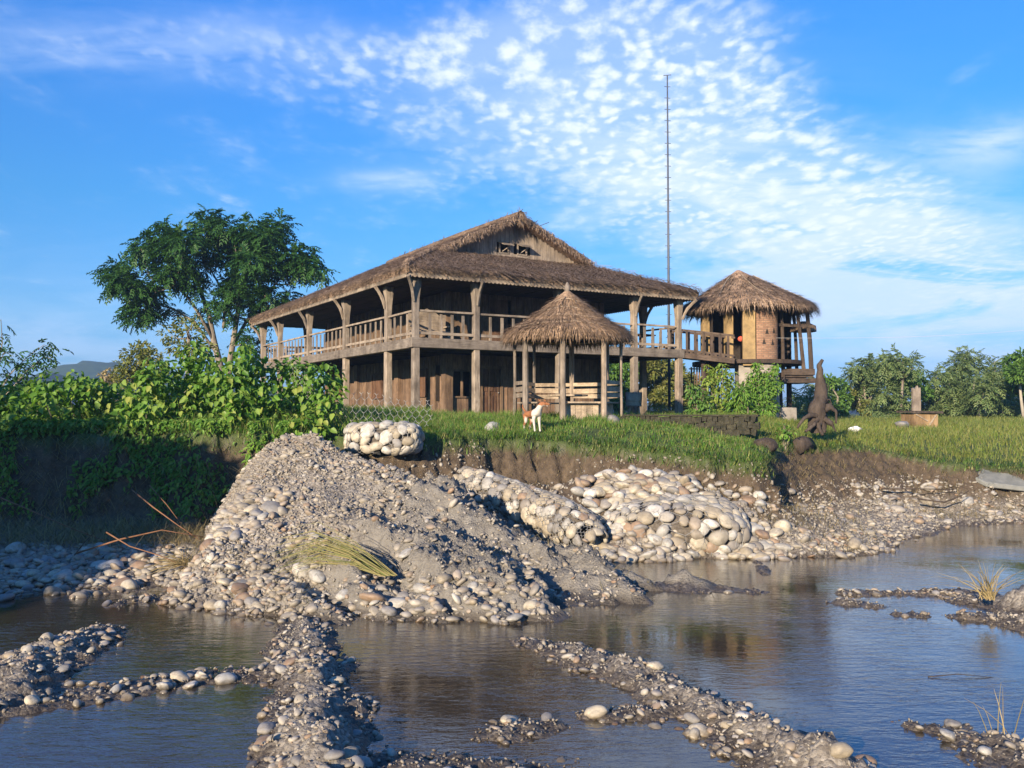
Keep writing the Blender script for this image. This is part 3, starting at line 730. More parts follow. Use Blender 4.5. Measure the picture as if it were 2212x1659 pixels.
for a, b in zip(PS[:-1], PS[1:]): railing((-.02, a, 0), (-.02, b, 0), 'y', house, D1, gap=.52)
for a, b in ((0, 2.3), (2.3, 6.8), (6.8, 11.6), (11.6, 16.2), (16.2, LS)): 
    if a != 2.3: railing((LT, a, 0), (LT, b, 0), 'y', house, D1, gap=.5)
for a, b in zip(PT[:-1], PT[1:]): railing((a, LS, 0), (b, LS, 0), 'x', house, D1, gap=.5)
# core walls of upright planks
CT0, CT1, CS0, CS1 = 2.4, 9.6, 2.36, 16.4
LDOOR, LWIN = (3.85, 4.75), (2.62, 3.4)
def plank_wall(p0, p1, nrm, z0, z1, mat, name, openings=(), w_=.2):
    p0, p1 = Vector(p0), Vector(p1); L = (p1 - p0).length; d = (p1 - p0) / L; m = MB(); n = int(L / w_); nrm = Vector(nrm)
    ang = math.atan2(d.y, d.x)
    for k in range(n):
        a, b = k * L / n, (k + 1) * L / n; segs = [(z0, z1)]
        for (oa, ob, oz0, oz1) in openings:
            if a + .02 < ob and b - .02 > oa: segs = [g for g in ((z0, oz0), (oz1, z1)) if g[1] - g[0] > .02]
        c = p0 + d * (a + b) / 2 + nrm * random.uniform(-.012, .012)
        for s0, s1 in segs: m.box((c.x, c.y, (s0 + s1) / 2), ((b - a) - .008, .03, s1 - s0), (0, 0, ang))
        if k % 2 == 0 and len(segs) == 1: m.box((c.x + d.x * (b - a) / 2 + nrm.x * .026, c.y + d.y * (b - a) / 2 + nrm.y * .026, (z0 + z1) / 2), (.045, .025, z1 - z0), (0, 0, ang))
    m.box(((p0.x + p1.x) / 2 - nrm.x * .10, (p0.y + p1.y) / 2 - nrm.y * .10, (z0 + z1) / 2), (L, .05, z1 - z0), (0, 0, ang)) if not openings else None
    return m.build(name, mat, house)
fw = plank_wall((CT0, CS0, 0), (CT1, CS0, 0), (0, -1, 0), -.1, D0 - .02, M['plank'], 'ground_floor_wall', [(LDOOR[0] - CT0, LDOOR[1] - CT0, -.1, 1.85), (LWIN[0] - CT0, LWIN[1] - CT0, .78, 1.75)])
lw = plank_wall((CT0, CS1, 0), (CT0, CS0, 0), (-1, 0, 0), -.1, D0 - .02, M['plank'], 'ground_floor_wall')
plank_wall((CT1, CS0, 0), (CT1, CS1, 0), (1, 0, 0), -.1, D0 - .02, M['plank'], 'ground_floor_wall')
plank_wall((CT0, CS1, 0), (CT1, CS1, 0), (0, 1, 0), -.1, D0 - .02, M['plank'], 'ground_floor_wall')
UD = (4.2, 5.1)
uw = plank_wall((CT0, CS0, 0), (CT1, CS0, 0), (0, -1, 0), D1 - .06, 4.78, M['plank_up'], 'upper_floor_wall', [(UD[0] - CT0, UD[1] - CT0, D1, 4.6)])
plank_wall((CT0, CS1, 0), (CT0, CS0, 0), (-1, 0, 0), D1 - .06, 4.78, M['plank_up'], 'upper_floor_wall')
plank_wall((CT1, CS0, 0), (CT1, CS1, 0), (1, 0, 0), D1 - .06, 4.78, M['plank_up'], 'upper_floor_wall')
plank_wall((CT0, CS1, 0), (CT1, CS1, 0), (0, 1, 0), D1 - .06, 4.78, M['plank_up'], 'upper_floor_wall')
# corner columns and wall posts standing proud of the planks
for t_, s_ in ((CT0, CS0), (CT0, 6.83), (CT0, 11.58), (CT1, CS0), (5.9, CS0)):
    MB().box((t_ - .03, s_ - .03, 1.14), (.34, .34, 2.5), jit=.006).build('wall_post', M['plank'], house, bevel=.01)
    MB().box((t_ - .02, s_ - .02, 3.7), (.2, .2, 2.14), jit=.004).build('wall_post', M['plank_up'], house, bevel=.01)
# carved front door
dr = MB(); dr.box(((LDOOR[0] + LDOOR[1]) / 2, CS0 + .03, .88), (LDOOR[1] - LDOOR[0] - .1, .05, 1.94))
dw = LDOOR[1] - LDOOR[0] - .1; dc = (LDOOR[0] + LDOOR[1]) / 2
door = dr.build('door', M['door'], house)
pn = MB()
for k in range(3):
    for r_ in range(2): pn.box((dc - dw / 2 + dw * (k + .5) / 3, CS0 - .006, .98 + .42 * r_ + .18), (dw / 3 - .05, .03, .34))
for k in range(6): pn.box((dc - dw / 2 + dw * (k + .5) / 6, CS0 - .006, .45), (dw / 6 - .035, .03, .74))
pn.build('carved_panel', M['door'], door, bevel=.01)
fr = MB(); fr.box((LDOOR[0], CS0 - .02, .9), (.1, .12, 2.0)); fr.box((LDOOR[1], CS0 - .02, .9), (.1, .12, 2.0)); fr.box((dc, CS0 - .02, 1.94), (dw + .3, .13, .09)); fr.build('door_frame', M['plank_up'], door)
MB().lathe([(.0, 0), (.03, .01), (.035, .03), (0, .05)], 8, (dc + dw / 2 - .09, CS0 - .05, .92)).build('handle', M['metal'], door, True)
# open window with shutters
wf = MB(); wc = (LWIN[0] + LWIN[1]) / 2; ww = LWIN[1] - LWIN[0]
for xx in (LWIN[0], LWIN[1], wc): wf.box((xx, CS0 - .012, 1.265), (.07, .08, .97))
wf.box((wc, CS0 - .03, .76), (ww + .16, .12, .06)); wf.box((wc, CS0 - .02, 1.77), (ww + .16, .1, .06))
wfo = wf.build('window_frame', M['plank'], house)
MB().box((wc, CS0 + .6, 1.3), (1.6, .04, 1.4)).build('room_shade_panel', M['inner_shade'], wfo)  # flat near-black panel in place of the shaded room behind
for q in (-1, 1): MB().box((wc + q * (ww / 2 + .16), CS0 - .055, 1.27), (.3, .03, .94), (0, 0, q * R(-25))).build('shutter', M['plank'], wfo)
# shuttered windows of the long side, top and bottom
for s_ in (4.6, 9.2, 13.8):
    o = MB(); o.box((CT0 - .05, s_, 1.35), (.05, 1.0, 1.0)); o.box((CT0 - .07, s_, 1.88), (.08, 1.16, .07)); o.box((CT0 - .07, s_, .82), (.08, 1.16, .07)); o.box((CT0 - .08, s_, 1.35), (.04, .05, 1.0)); o.box((CT0 - .075, s_ - .55, 1.35), (.07, .08, 1.1)); o.box((CT0 - .075, s_ + .55, 1.35), (.07, .08, 1.1))
    o.build('shuttered_window', M['door'], house)
    o = MB(); o.box((CT0 - .05, s_, 3.75), (.05, .9, 1.0)); o.box((CT0 - .07, s_, 4.28), (.08, 1.06, .07)); o.box((CT0 - .07, s_, 3.22), (.08, 1.06, .07)); o.box((CT0 - .08, s_, 3.75), (.04, .05, 1.0))
    o.build('shuttered_window', M['plank_up'], house)
MB().box((UD[0] / 2 + UD[1] / 2, CS0 + .02, 3.68), (.82, .05, 1.86)).build('upper_door', M['door'], house)
def hl(x, y, z): return house.matrix_basis @ Vector((x, y, z))
HM = Matrix.Translation((-3.32, 31.0, GZ)) @ Matrix.Rotation(HA, 4, 'Z')
def hw(x, y, z): return HM @ Vector((x, y, z))

# carved bench on the veranda corner
def bench(loc, rz, label, mat, back=True):
    o = empty('wooden_bench', loc, rz); tag(o, label, 'bench')
    MB().box((0, 0, .43), (1.5, .48, .05)).build('seat', mat, o, bevel=.01)
    for a in (-.68, .68):
        for b in (-.2, .2): MB().box((a, b, .205), (.07, .07, .41)).build('leg', mat, o)
        MB().box((a, -.0, .64), (.06, .46, .05)).build('armrest', mat, o)
    pts = [(-.75, 0)] + [(x_, .62 + .2 * math.exp(-(x_ / .32) ** 2) + .03 * math.cos(x_ * 18)) for x_ in np.linspace(-.75, .75, 25)] + [(.75, 0)]
    MB().prism(pts, (1, 0, 0), (0, 0, 1), (0, .22, .46), (0, .04, 0)).build('backrest', mat, o)
    return o
bench(hw(1.25, 1.5, D1 - .06), HA, 'wooden bench with carved crest backrest on the upper veranda by the corner post', M['rail_x'])
def chair(loc, rz, label, mat, grp=None):
    o = empty('wooden_chair', loc, rz); tag(o, label, 'chair', grp)
    MB().box((0, 0, .44), (.46, .44, .04)).build('seat', mat, o)
    for a in (-.2, .2):
        MB().box((a, -.19, .21), (.045, .045, .42)).build('leg', mat, o)
        MB().tube([(a, .19, 0), (a, .19, .45), (a, .26, .95)], [.032, .032, .028], 4).build('leg', mat, o)
    b = MB(); b.box((0, .25, .9), (.44, .03, .1), (R(-8), 0, 0)); b.box((0, .225, .7), (.4, .03, .07), (R(-8), 0, 0)); b.build('backrest', mat, o)
    return o
for (a, b, rz, lab) in ((10.5, 3.0, 1.2, 'dark wooden chair on the right veranda seen against the sky'), (1.0, 17.8, -.5, 'dark wooden chair at the far left end of the upper veranda')):
    chair(hw(a, b, D1 - .06), HA + rz, lab, M['dark'])
def table(loc, rz, label, mat, w_=1.3, d_=.7, h_=.74):
    o = empty('wooden_table', loc, rz); tag(o, label, 'table')
    MB().box((0, 0, h_ - .025), (w_, d_, .05)).build('tabletop', mat, o)
    for a in (-1, 1):
        for b in (-1, 1): MB().box((a * (w_ / 2 - .08), b * (d_ / 2 - .08), h_ / 2 - .03), (.07, .07, h_ - .06)).build('leg', mat, o)
table(hw(1.2, 15.2, D1 - .06), HA, 'dark wooden table on the back of the left veranda', M['dark'])
table(hw(10.9, 1.2, D1 - .06), HA + .2, 'dark wooden table behind the railing at the right veranda corner', M['dark'], 1.0, .6)
# curved-back armchair under the house
ca = empty('cane_armchair', hw(9.0, -.6, 0) , HA - .5); tag(ca, 'pale cane armchair with rounded back beside the right ground floor post', 'armchair')
MB().lathe([(.30, .40), (.31, .44), (.0, .45)], 16).build('seat', M['pale'], ca)
bk = MB(); pr = [(.31, .42), (.33, .62), (.35, .95), (.32, .96), (.29, .62)]; bk.lathe(pr, 12, (0, 0, 0), R(10), R(170)); bk.build('backrest', M['pale'], ca, True)
for a in (45, 135, 225, 315): MB().tube([(.24 * math.cos(R(a)), .24 * math.sin(R(a)), .41), (.29 * math.cos(R(a)), .29 * math.sin(R(a)), 0)], .025, 6).build('leg', M['pale'], ca)

# ------------------------------------------------------------------ radio mast
mb_ = at(1446, 893, 46); mb_.z = 2.6
mast = empty('radio_mast', mb_); tag(mast, 'tall thin dark steel mast with short rungs rising behind the house', 'mast')
top = at(1441.5, 163, 46); tl = top - mb_
MB().tube([(0, 0, 0), tl * .5, tl], [.075, .06, .035], 8).build('pole', M['mast'], mast, True)
for k in range(1, 30):
    p = tl * (k / 30); MB().beam(p - Vector((.16, .02, 0)), p + Vector((.16, .02, .0)), .025, .025).build('rung', M['mast'], mast)
MB().beam(tl - Vector((.2, 0, .0)), tl + Vector((.2, 0, .03)), .03, .03).build('antenna', M['mast'], mast)

# ------------------------------------------------------------------ gazebo
GC = at(1226, 893, 27.5); GC.z = hz(GC.x, GC.y)
gaz = empty('thatched_gazebo', (GC.x, GC.y, GC.z - .02), R(-8)); tag(gaz, 'open octagonal gazebo on wooden posts with a conical thatched roof', 'gazebo')
S = Soup(); rng = np.random.default_rng(9)
# octagonal cone of thatch, slightly concave
PR = [(1.92, 2.52), (1.84, 2.66), (1.3, 2.95), (.72, 3.38), (.28, 3.76), (.10, 3.90)]
m = MB(); m.lathe(PR, 40, (0, 0, 0), wob=.02); S.mb(m)
m = MB(); m.lathe([(1.92, 2.52), (1.82, 2.42), (1.25, 2.7), (.3, 3.4), (.02, 3.5)], 40, (0, 0, 0), wob=.015); S.mb(m)
def cone_r(z): return np.interp(z, [p[1] for p in PR], [p[0] for p in PR])
def cone_straw(S, PRz, n, zlo, zhi, L, w_, rng, cr=cone_r, lift=.05):
    z = zlo + (zhi - zlo) * (1 - np.sqrt(rng.random(n)) * 1.0); a = rng.random(n) * 2 * PI; r_ = cr(z) + .01
    p = np.stack([r_ * np.cos(a), r_ * np.sin(a), z], 1); dr = (cr(z - .05) - cr(z)); d = np.stack([dr * np.cos(a), dr * np.sin(a), -.05 * np.ones(n)], 1)
    d = norm(norm(d) + rng.normal(0, .16, (n, 3))); up = norm(np.stack([np.cos(a), np.sin(a), .8 * np.ones(n)], 1))
    V, f4, f3 = straw(p, d, up, L[0] + (L[1] - L[0]) * rng.random(n), w_[0] + w_[1] * rng.random(n), .01 + lift * rng.random(n) ** 3, rng); S.add(V, f4, f3)
cone_straw(S, PR, 9000, 2.54, 3.88, (.2, .5), (.005, .012), rng)
n = 3000; a = rng.random(n) * 2 * PI; z = 2.42 + .16 * rng.random(n); r_ = 1.86 + .06 * rng.random(n)
V, f4, f3 = straw(np.stack([r_ * np.cos(a), r_ * np.sin(a), z], 1), norm(np.stack([.5 * np.cos(a), .5 * np.sin(a), -1 + 0 * a], 1) + rng.normal(0, .28, (n, 3))), norm(np.stack([np.cos(a), np.sin(a), .5 + 0 * a], 1)),   .04 + .15 * rng.random(n) ** 2, .006 + .012 * rng.random(n), .01 * rng.random(n), rng); S.add(V, f4, f3)
groof = S.build('thatch_roof', M['thatch2'], gaz)
fin = MB().lathe([(.0, 4.20), (.035, 4.17), (.075, 4.08), (.095, 4.0), (.085, 3.94), (.06, 3.9), (.11, 3.88), (.12, 3.82), (.0, 3.78)], 14); fin.build('finial', M['gable'], groof, True)
for z_, ph, ln_ in ((3.58, 3.2, 3.4), (3.3, 3.6, 2.6), (3.04, 4.2, 2.4), (2.8, 3.3, 2.2)):
    pts = [((cone_r(z_ + .05 * math.sin(3 * q)) + .035) * math.cos(q), (cone_r(z_ + .05 * math.sin(3 * q)) + .035) * math.sin(q), z_ + .05 * math.sin(3 * q) + random.uniform(-.01, .01)) for q in np.linspace(ph, ph + ln_, 26)]
    MB().tube(pts, .013, 5).build('binding_cane', M['pale'], groof)
RP = 1.63; PPOS = []
for k in range(8):
    a = R(45 * k); p = Vector((RP * math.cos(a), RP * math.sin(a), 0)); PPOS.append(p); w_ = .085 if k in (5, 6, 7, 1, 2) else .05
    MB().tube([p + Vector((0, 0, -.25)), p + Vector((random.uniform(-.02, .02), 0, 1.1)), p + Vector((0, 0, 2.58))], [w_ * 1.15, w_, w_ * .95], 8, wob=.06).build('post', M['post'], gaz)
for k in range(8):
    p, q = PPOS[k], PPOS[(k + 1) % 8]
    MB().beam(p + Vector((0, 0, 2.5)), q + Vector((0, 0, 2.5)), .07, .09).build('ring_beam', M['dark_x'], gaz)
    if k == 5: continue                                   # the way in
    ins = lambda v, f: Vector((v.x * f, v.y * f, 0))
    if k != 6:
        bm = MB()
        for z_, h_ in ((.72, .13), (.90, .15), (1.1, .11)):
            bm.beam(p * .985 + Vector((0, 0, z_)), q * .985 + Vector((0, 0, z_ + random.uniform(-.02, .02))), .035, h_)
        bm.build('backrest_boards', M['pale'], gaz)
    sm_ = MB(); sm_.beam(ins(p, .85) + Vector((0, 0, .5)), ins(q, .85) + Vector((0, 0, .5)), .34, .045); sm_.build('bench_seat', M['pale'], gaz)
    if k in (6, 7, 0):
        sk = MB()
        for j in range(6):
            c = p.lerp(q, (j + .5) / 6) * .84; sk.box((c.x, c.y, .20), (.2, .02, .52), (0, 0, R(45 * k + 112.5)))
        sk.build('bench_skirt', M['pale'], gaz)
MB().lathe([(.62, .70), (.62, .75), (.0, .76)], 20).lathe([(.62, .70), (.0, .69)], 20).build('round_tabletop', M['pale'], gaz)
MB().tube([(0, 0, -.1), (0, 0, .7)], .09, 8).build('table_leg', M['dark'], gaz)

# ------------------------------------------------------------------ round brick tower
def brickmat():
    t = NT('old_red_brick'); tc = t.n('ShaderNodeTexCoord'); sp = t.n('ShaderNodeSeparateXYZ'); t.l(tc.outputs['Object'], sp.inputs[0])
    an = t.math('MULTIPLY', t.math('ARCTAN2', sp.outputs['Y'], sp.outputs['X']), .72); cb = t.n('ShaderNodeCombineXYZ'); t.l(an, cb.inputs[0]); t.l(sp.outputs['Z'], cb.inputs[1])
    b = t.n('ShaderNodeTexBrick'); b.inputs['Scale'].default_value = 1; b.inputs['Brick Width'].default_value = .2; b.inputs['Row Height'].default_value = .075; b.inputs['Mortar Size'].default_value = .009
    b.inputs['Color1'].default_value = (.25, .14, .09, 1); b.inputs['Color2'].default_value = (.34, .21, .135, 1); b.inputs['Mortar'].default_value = (.17, .13, .10, 1); t.l(cb.outputs[0], b.inputs['Vector'])
    n = t.noise(tc.outputs['Object'], 3, 5, .6); c = t.mix(.8, b.outputs['Color'], t.ramp(n, [(.3, (.65, .62, .6)), (.7, (1.15, 1.1, 1.05))]), 'MULTIPLY')
    h = t.math('SUBTRACT', 1.0, b.outputs['Fac']); t.bsdf(c, .9, t.bump(h, .7, .012), .15); return t.m
M['brick'] = brickmat()
M['plaster'] = simple('ochre_plaster', [(.3, (.17, .12, .06)), (.55, (.30, .205, .095)), (.8, (.36, .265, .14))], 2.2, rough=.9, bump=.25, bdist=.01)
M['cement'] = simple('grey_cement_render', [(.3, (.17, .15, .125)), (.55, (.28, .25, .21)), (.75, (.36, .32, .27))], 3, rough=.92, bump=.5, bdist=.02)
TW = at(1615, 893, 39); TW.z = hz(TW.x, TW.y)
tower = empty('round_tower', TW, R(8)); tag(tower, 'small round tower house of brick and ochre plaster under a conical thatched roof', 'tower house')
S = Soup(); rng = np.random.default_rng(14)
PT2 = [(2.85, 4.42), (2.76, 4.56), (2.0, 4.98), (1.2, 5.46), (.5, 5.88), (.08, 6.14)]
m = MB(); m.lathe(PT2, 44, wob=.02); S.mb(m)
m = MB(); m.lathe([(2.85, 4.42), (2.7, 4.34), (1.6, 5.0), (.1, 5.7)], 44, wob=.015); S.mb(m)
cr2 = lambda z: np.interp(z, [p[1] for p in PT2], [p[0] for p in PT2])
cone_straw(S, PT2, 9000, 4.44, 6.02, (.25, .6), (.006, .014), rng, cr2, .06)
n = 2600; a = rng.random(n) * 2 * PI; z = 4.34 + .16 * rng.random(n); r_ = 2.76 + .07 * rng.random(n)
V, f4, f3 = straw(np.stack([r_ * np.cos(a), r_ * np.sin(a), z], 1), norm(np.stack([.5 * np.cos(a), .5 * np.sin(a), -1 + 0 * a], 1) + rng.normal(0, .28, (n, 3))), norm(np.stack([np.cos(a), np.sin(a), .5 + 0 * a], 1)),   .04 + .14 * rng.random(n) ** 2, .007 + .012 * rng.random(n), .01 * rng.random(n), rng); S.add(V, f4, f3)
for V_ in S.V: V_[:, 0] -= np.clip(V_[:, 2] - 4.7, 0, 2) * .26; V_[:, 2] += .3
trf = S.build('thatch_roof', M['thatch'], tower)
for aa in (R(-50), R(-105), R(-150), R(-15)):
    pts = [((cr2(z_) + .05) * math.cos(aa + .05 * i_) - max(0, z_ - 4.7) * .26, (cr2(z_) + .05) * math.sin(aa + .05 * i_), z_ + .32) for i_, z_ in enumerate(np.linspace(5.85, 4.75, 5))]
    if aa in (R(-150),): MB().tube(pts, .03, 5).build('roof_pole', M['gable'], trf)
    else: MB().tube(pts, .016, 5).build('roof_pole', M['pale'], trf)
# brick stair drum at the front; left end of the curved wall is an ochre plastered jamb
DC = Vector((.0, -1.42, 0)); DR = .70
drum = MB(); drum.lathe([(DR, 2.35), (DR, 5.1)], 40, (0, 0, 0), R(-128), R(70)); dro = drum.build('brick_drum', M['brick'], tower, True); dro.location = DC
for (px, pz) in ((.48, 3.55), (-.03, 3.5), (.36, 3.05), (-.22, 3.08)):   # triangular vent slots, solid wedges with the inner shade put into their colour
    aa = R(-90) + px * .95; c = Vector((DR * math.cos(aa), DR * math.sin(aa), pz)); tx = Vector((-math.sin(aa), math.cos(aa), 0))
    MB().prism([(-.075, 0), (.075, 0), (0, .26)], tx, (0, 0, 1), c - Vector((math.cos(aa), math.sin(aa), 0)) * .05, Vector((math.cos(aa), math.sin(aa), 0)) * .055).build('vent_slot', M['inner_shade'], dro)
low = MB(); low.lathe([(DR + .06, -.3), (DR + .03, 1.2), (DR + .015, 2.42), (DR - .05, 2.44)], 40, wob=.012); lo_ = low.build('cement_base', M['cement'], tower, True); lo_.location = DC
jb = MB(); aa = R(-128); c = DC + Vector((DR * math.cos(aa), DR * math.sin(aa), 3.55)); jb.box((c.x - .18, c.y + .34, 3.55), (.5, .9, 2.7), (0, 0, R(-20))); jb.build('plaster_wall', M['plaster'], tower)
MB().box((c.x - .22, c.y + .75, 1.1), (.6, 1.2, 2.6), (0, 0, R(-14))).build('cement_wall', M['cement'], tower)
bw = MB(); bw.lathe([(1.9, 2.5), (1.9, 5.2)], 20, (0, 0, 0), R(-10), R(200)); bw.build('inner_wall', M['inner_shade'], tower, True)  # wall coloured near-black to give the opening its dark interior
for (xx, yy) in ((-1.25, -1.05), (-2.0, -.3)): MB().box((xx, yy, 3.55), (.3, .3, 2.7), jit=.005).build('plaster_column', M['plaster'], tower)
fl = MB(); fl.lathe([(2.35, 2.3), (2.35, 2.46), (0, 2.47)], 28).lathe([(2.35, 2.3), (0, 2.29)], 28); fl.build('round_floor', M['dark'], tower)
for k in (0, 1, 2, 3): a = R(60 * k + 0); MB().tube([(1.9 * math.cos(a), 1.9 * math.sin(a), -.3), (1.9 * math.cos(a), 1.9 * math.sin(a), 2.3)], .12, 8, wob=.06).build('support_post', M['dark'], tower)
MB().lathe([(0, 3.24), (.09, 3.28), (.13, 3.36), (.09, 3.44), (0, 3.48)], 10, (-.78, -1.2, 0)).build('red_lantern', simple('red_paper', [(.3, (.5, .08, .05)), (.7, (.62, .12, .07))], 3, bump=0), tower, True)
BO = (-.55, 0, 0)
# open balcony on the right with leaning poles
bal = MB(); bal.box((2.15, -.75, 1.62), (1.5, 1.7, .2)); bal.box((2.15, -.75, 1.86), (1.38, 1.5, .2)); bal.box((2.15, -1.55, 1.98), (1.4, .1, .26)); bal.build('balcony_floor', M['dark_x'], tower).location = BO
for a, b, r_ in (((1.50, -1.5, 1.7), (1.46, -1.45, 4.75), .085), ((2.42, -1.5, 1.9), (2.12, -1.5, 4.75), .085), ((2.78, -1.45, 1.9), (2.62, -1.4, 4.7), .10), ((2.82, .0, 1.9), (2.7, 0, 4.7), .08), ((1.9, .1, 1.9), (1.85, .1, 4.75), .08)):
    MB().tube([a, ((a[0] + b[0]) / 2 + .02, (a[1] + b[1]) / 2, (a[2] + b[2]) / 2), b], [r_, r_ * .93, r_ * .86], 7, wob=.08).build('balcony_post', M['dark'], tower).location = BO
MB().tube([(1.75, -.6, -.2), (1.72, -.6, 1.55)], [.16, .13], 8).build('support_post', M['dark'], tower).location = BO
MB().beam((1.0, -1.5, 3.95), (2.9, -1.45, 3.9), .09, .12).build('balcony_beam', M['dark_x'], tower).location = BO
rg_o = MB(); rg_o.lathe([(.55, 3.75), (.5, 4.0), (.1, 4.2)], 16, (2.3, -.6, 0), wob=.05); rg_o.build('inner_awning', M['thatch'], tower)
ww_ = MB()
for z_ in (2.85, 3.1, 3.4): ww_.beam((1.05, -1.1, z_), (2.0, -1.0, z_), .05, .09)
ww_.build('cross_rail', M['dark_x'], tower).location = BO
# walkway between the house and the tower
A_ = hw(LT + .1, .9, D1); B_ = Vector(TW) + Vector((-1.0, -1.9, 2.46)); B_.z = TW.z + 2.48
wk = empty('walkway', A_); tag(wk, 'raised wooden walkway with slatted railing joining the house and the round tower', 'walkway')
dv = B_ - A_; ang = math.atan2(dv.y, dv.x); Lw = Vector((dv.x, dv.y, 0)).length; wk.rotation_euler = (0, 0, ang); drop = dv.z / Lw
m = MB()
for k in range(int(Lw / .2)): m.box((.1 + k * .2, 0, -.03 + drop * k * .2), (.19, 1.1, .05))
m.build('walkway_floor', M['dark_x'], wk)
for sy in (-.56, .56):
    MB().beam((0, sy, -.12), (Lw, sy, -.12 + drop * Lw), .09, .2).build('walkway_beam', M['dark_x'], wk)
    r_ = MB(); r_.beam((0, sy, .92), (Lw, sy, .92 + drop * Lw), .07, .08); r_.beam((0, sy, .1), (Lw, sy, .1 + drop * Lw), .06, .08); ro_ = r_.build('walkway_railing', M['dark_x'], wk)
    for k in range(int(Lw / .33)):
        xx = .25 + k * .33; MB().box((xx, sy - .03, .45 + drop * xx), (.10, .035, .98), jit=.006).build('baluster', M['dark'], ro_)
for xx in (Lw * .55,): MB().tube([(xx, 0, -2.9), (xx, 0, -.1)], .11, 8).build('walkway_post', M['dark'], wk)
# woven bamboo screens and stacked ochre boxes in the gloom beneath the tower
sc_ = empty('slatted_screen', (TW.x - 1.9, TW.y - .3, TW.z + 1.4), R(10)); tag(sc_, 'upright bamboo slat screen hanging under the walkway', 'screen')
for k in range(11): MB().box((k * .12 - .6, 0, .45), (.06, .03, .75), jit=.01).build('slat', M['plank'], sc_)
MB().beam((-.7, .03, .75), (.7, .03, .75), .04, .05).build('top_rail', M['dark_x'], sc_)
bx_ = empty('low_shelf', (TW.x - 2.3, TW.y - .9, TW.z + .3), R(14)); tag(bx_, 'low ochre painted plank shelf under the walkway behind the bushes', 'shelf')
for z_ in (.35, .62): MB().box((0, 0, z_), (.75, .3, .16), jit=.01).build('board', M['plaster'], bx_)
for q in (-.3, .3): MB().box((q, .05, .12), (.07, .2, .44)).build('leg', M['dark'], bx_)
# ------------------------------------------------------------------ leaves, shrubs, trees, grass
M['bark'] = simple('grey_bark', [(.3, (.10, .08, .06)), (.7, (.27, .23, .18))], 6, (1, 1, .3), bump=.6, bdist=.03)
M['pale_bark'] = simple('pale_bark', [(.3, (.22, .19, .15)), (.7, (.42, .38, .31))], 6, (1, 1, .3), bump=.4, bdist=.02)
M['shrub'] = leafmat('broad_green_leaf', [(.065, .155, .022), (.12, .25, .035), (.18, .31, .055), (.09, .2, .03), (.26, .34, .075)], .35)
M['shrub_y'] = leafmat('yellowing_leaf', [(.13, .24, .04), (.21, .30, .055), (.27, .30, .065), (.16, .27, .045)], .35)
M['tree'] = leafmat('dark_pinnate_leaf', [(.018, .055, .014), (.03, .09, .018), (.05, .125, .026), (.025, .075, .018)], .25)
M['olive'] = leafmat('olive_leaf', [(.11, .14, .035), (.18, .20, .05), (.24, .23, .07), (.14, .18, .045)], .35)
M['feather'] = leafmat('feathery_grey_green_leaf', [(.09, .145, .055), (.14, .20, .075), (.19, .235, .10), (.11, .175, .06)], .3)
M['feather_g'] = leafmat('fresh_green_leaf', [(.07, .15, .03), (.11, .22, .045), (.15, .25, .06)], .35)
M['grass'] = leafmat('meadow_grass', [(.07, .17, .025), (.12, .25, .04), (.18, .29, .06), (.24, .28, .08), (.33, .29, .13)], .35, .5)
M['dry'] = leafmat('dry_straw_grass', [(.30, .23, .11), (.42, .33, .17), (.25, .19, .10), (.2, .17, .08)], .25, .6)
M['twig'] = simple('red_brown_twig', [(.3, (.13, .06, .03)), (.7, (.25, .13, .07))], 8, bump=.3)
M['reed'] = leafmat('green_yellow_reed', [(.14, .17, .05), (.26, .24, .09), (.36, .29, .13)], .3)

def leafsoup(S, c, axis_, nrm, L, Wd, fold=.25):
    """pointed oval leaves, 6 verts folded on the midrib."""
    n = len(c); axis_ = norm(axis_); sd_ = norm(np.cross(axis_, nrm)); up = np.cross(sd_, axis_); L = L[:, None]; Wd = Wd[:, None]
    bend = -up * L * .12
    V = np.stack([c, c + axis_ * L * .28 + sd_ * Wd * .5 + up * Wd * fold, c + axis_ * L * .66 + sd_ * Wd * .40 + up * Wd * fold * .8 + bend * .5, c + axis_ * L + bend * 2,
                  c + axis_ * L * .66 - sd_ * Wd * .40 + up * Wd * fold * .8 + bend * .5, c + axis_ * L * .28 - sd_ * Wd * .5 + up * Wd * fold], 1).reshape(-1, 3)
    i = np.arange(n)[:, None] * 6
    S.add(V, np.concatenate([i + np.array([[0, 1, 2, 3]]), i + np.array([[0, 3, 4, 5]])]))
def ball(rng, n, c, r, inner=.45):
    d = norm(rng.normal(0, 1, (n, 3))); q = inner + (1 - inner) * rng.random(n) ** .5
    return np.array(c)[None] + d * q[:, None] * np.array(r)[None], d
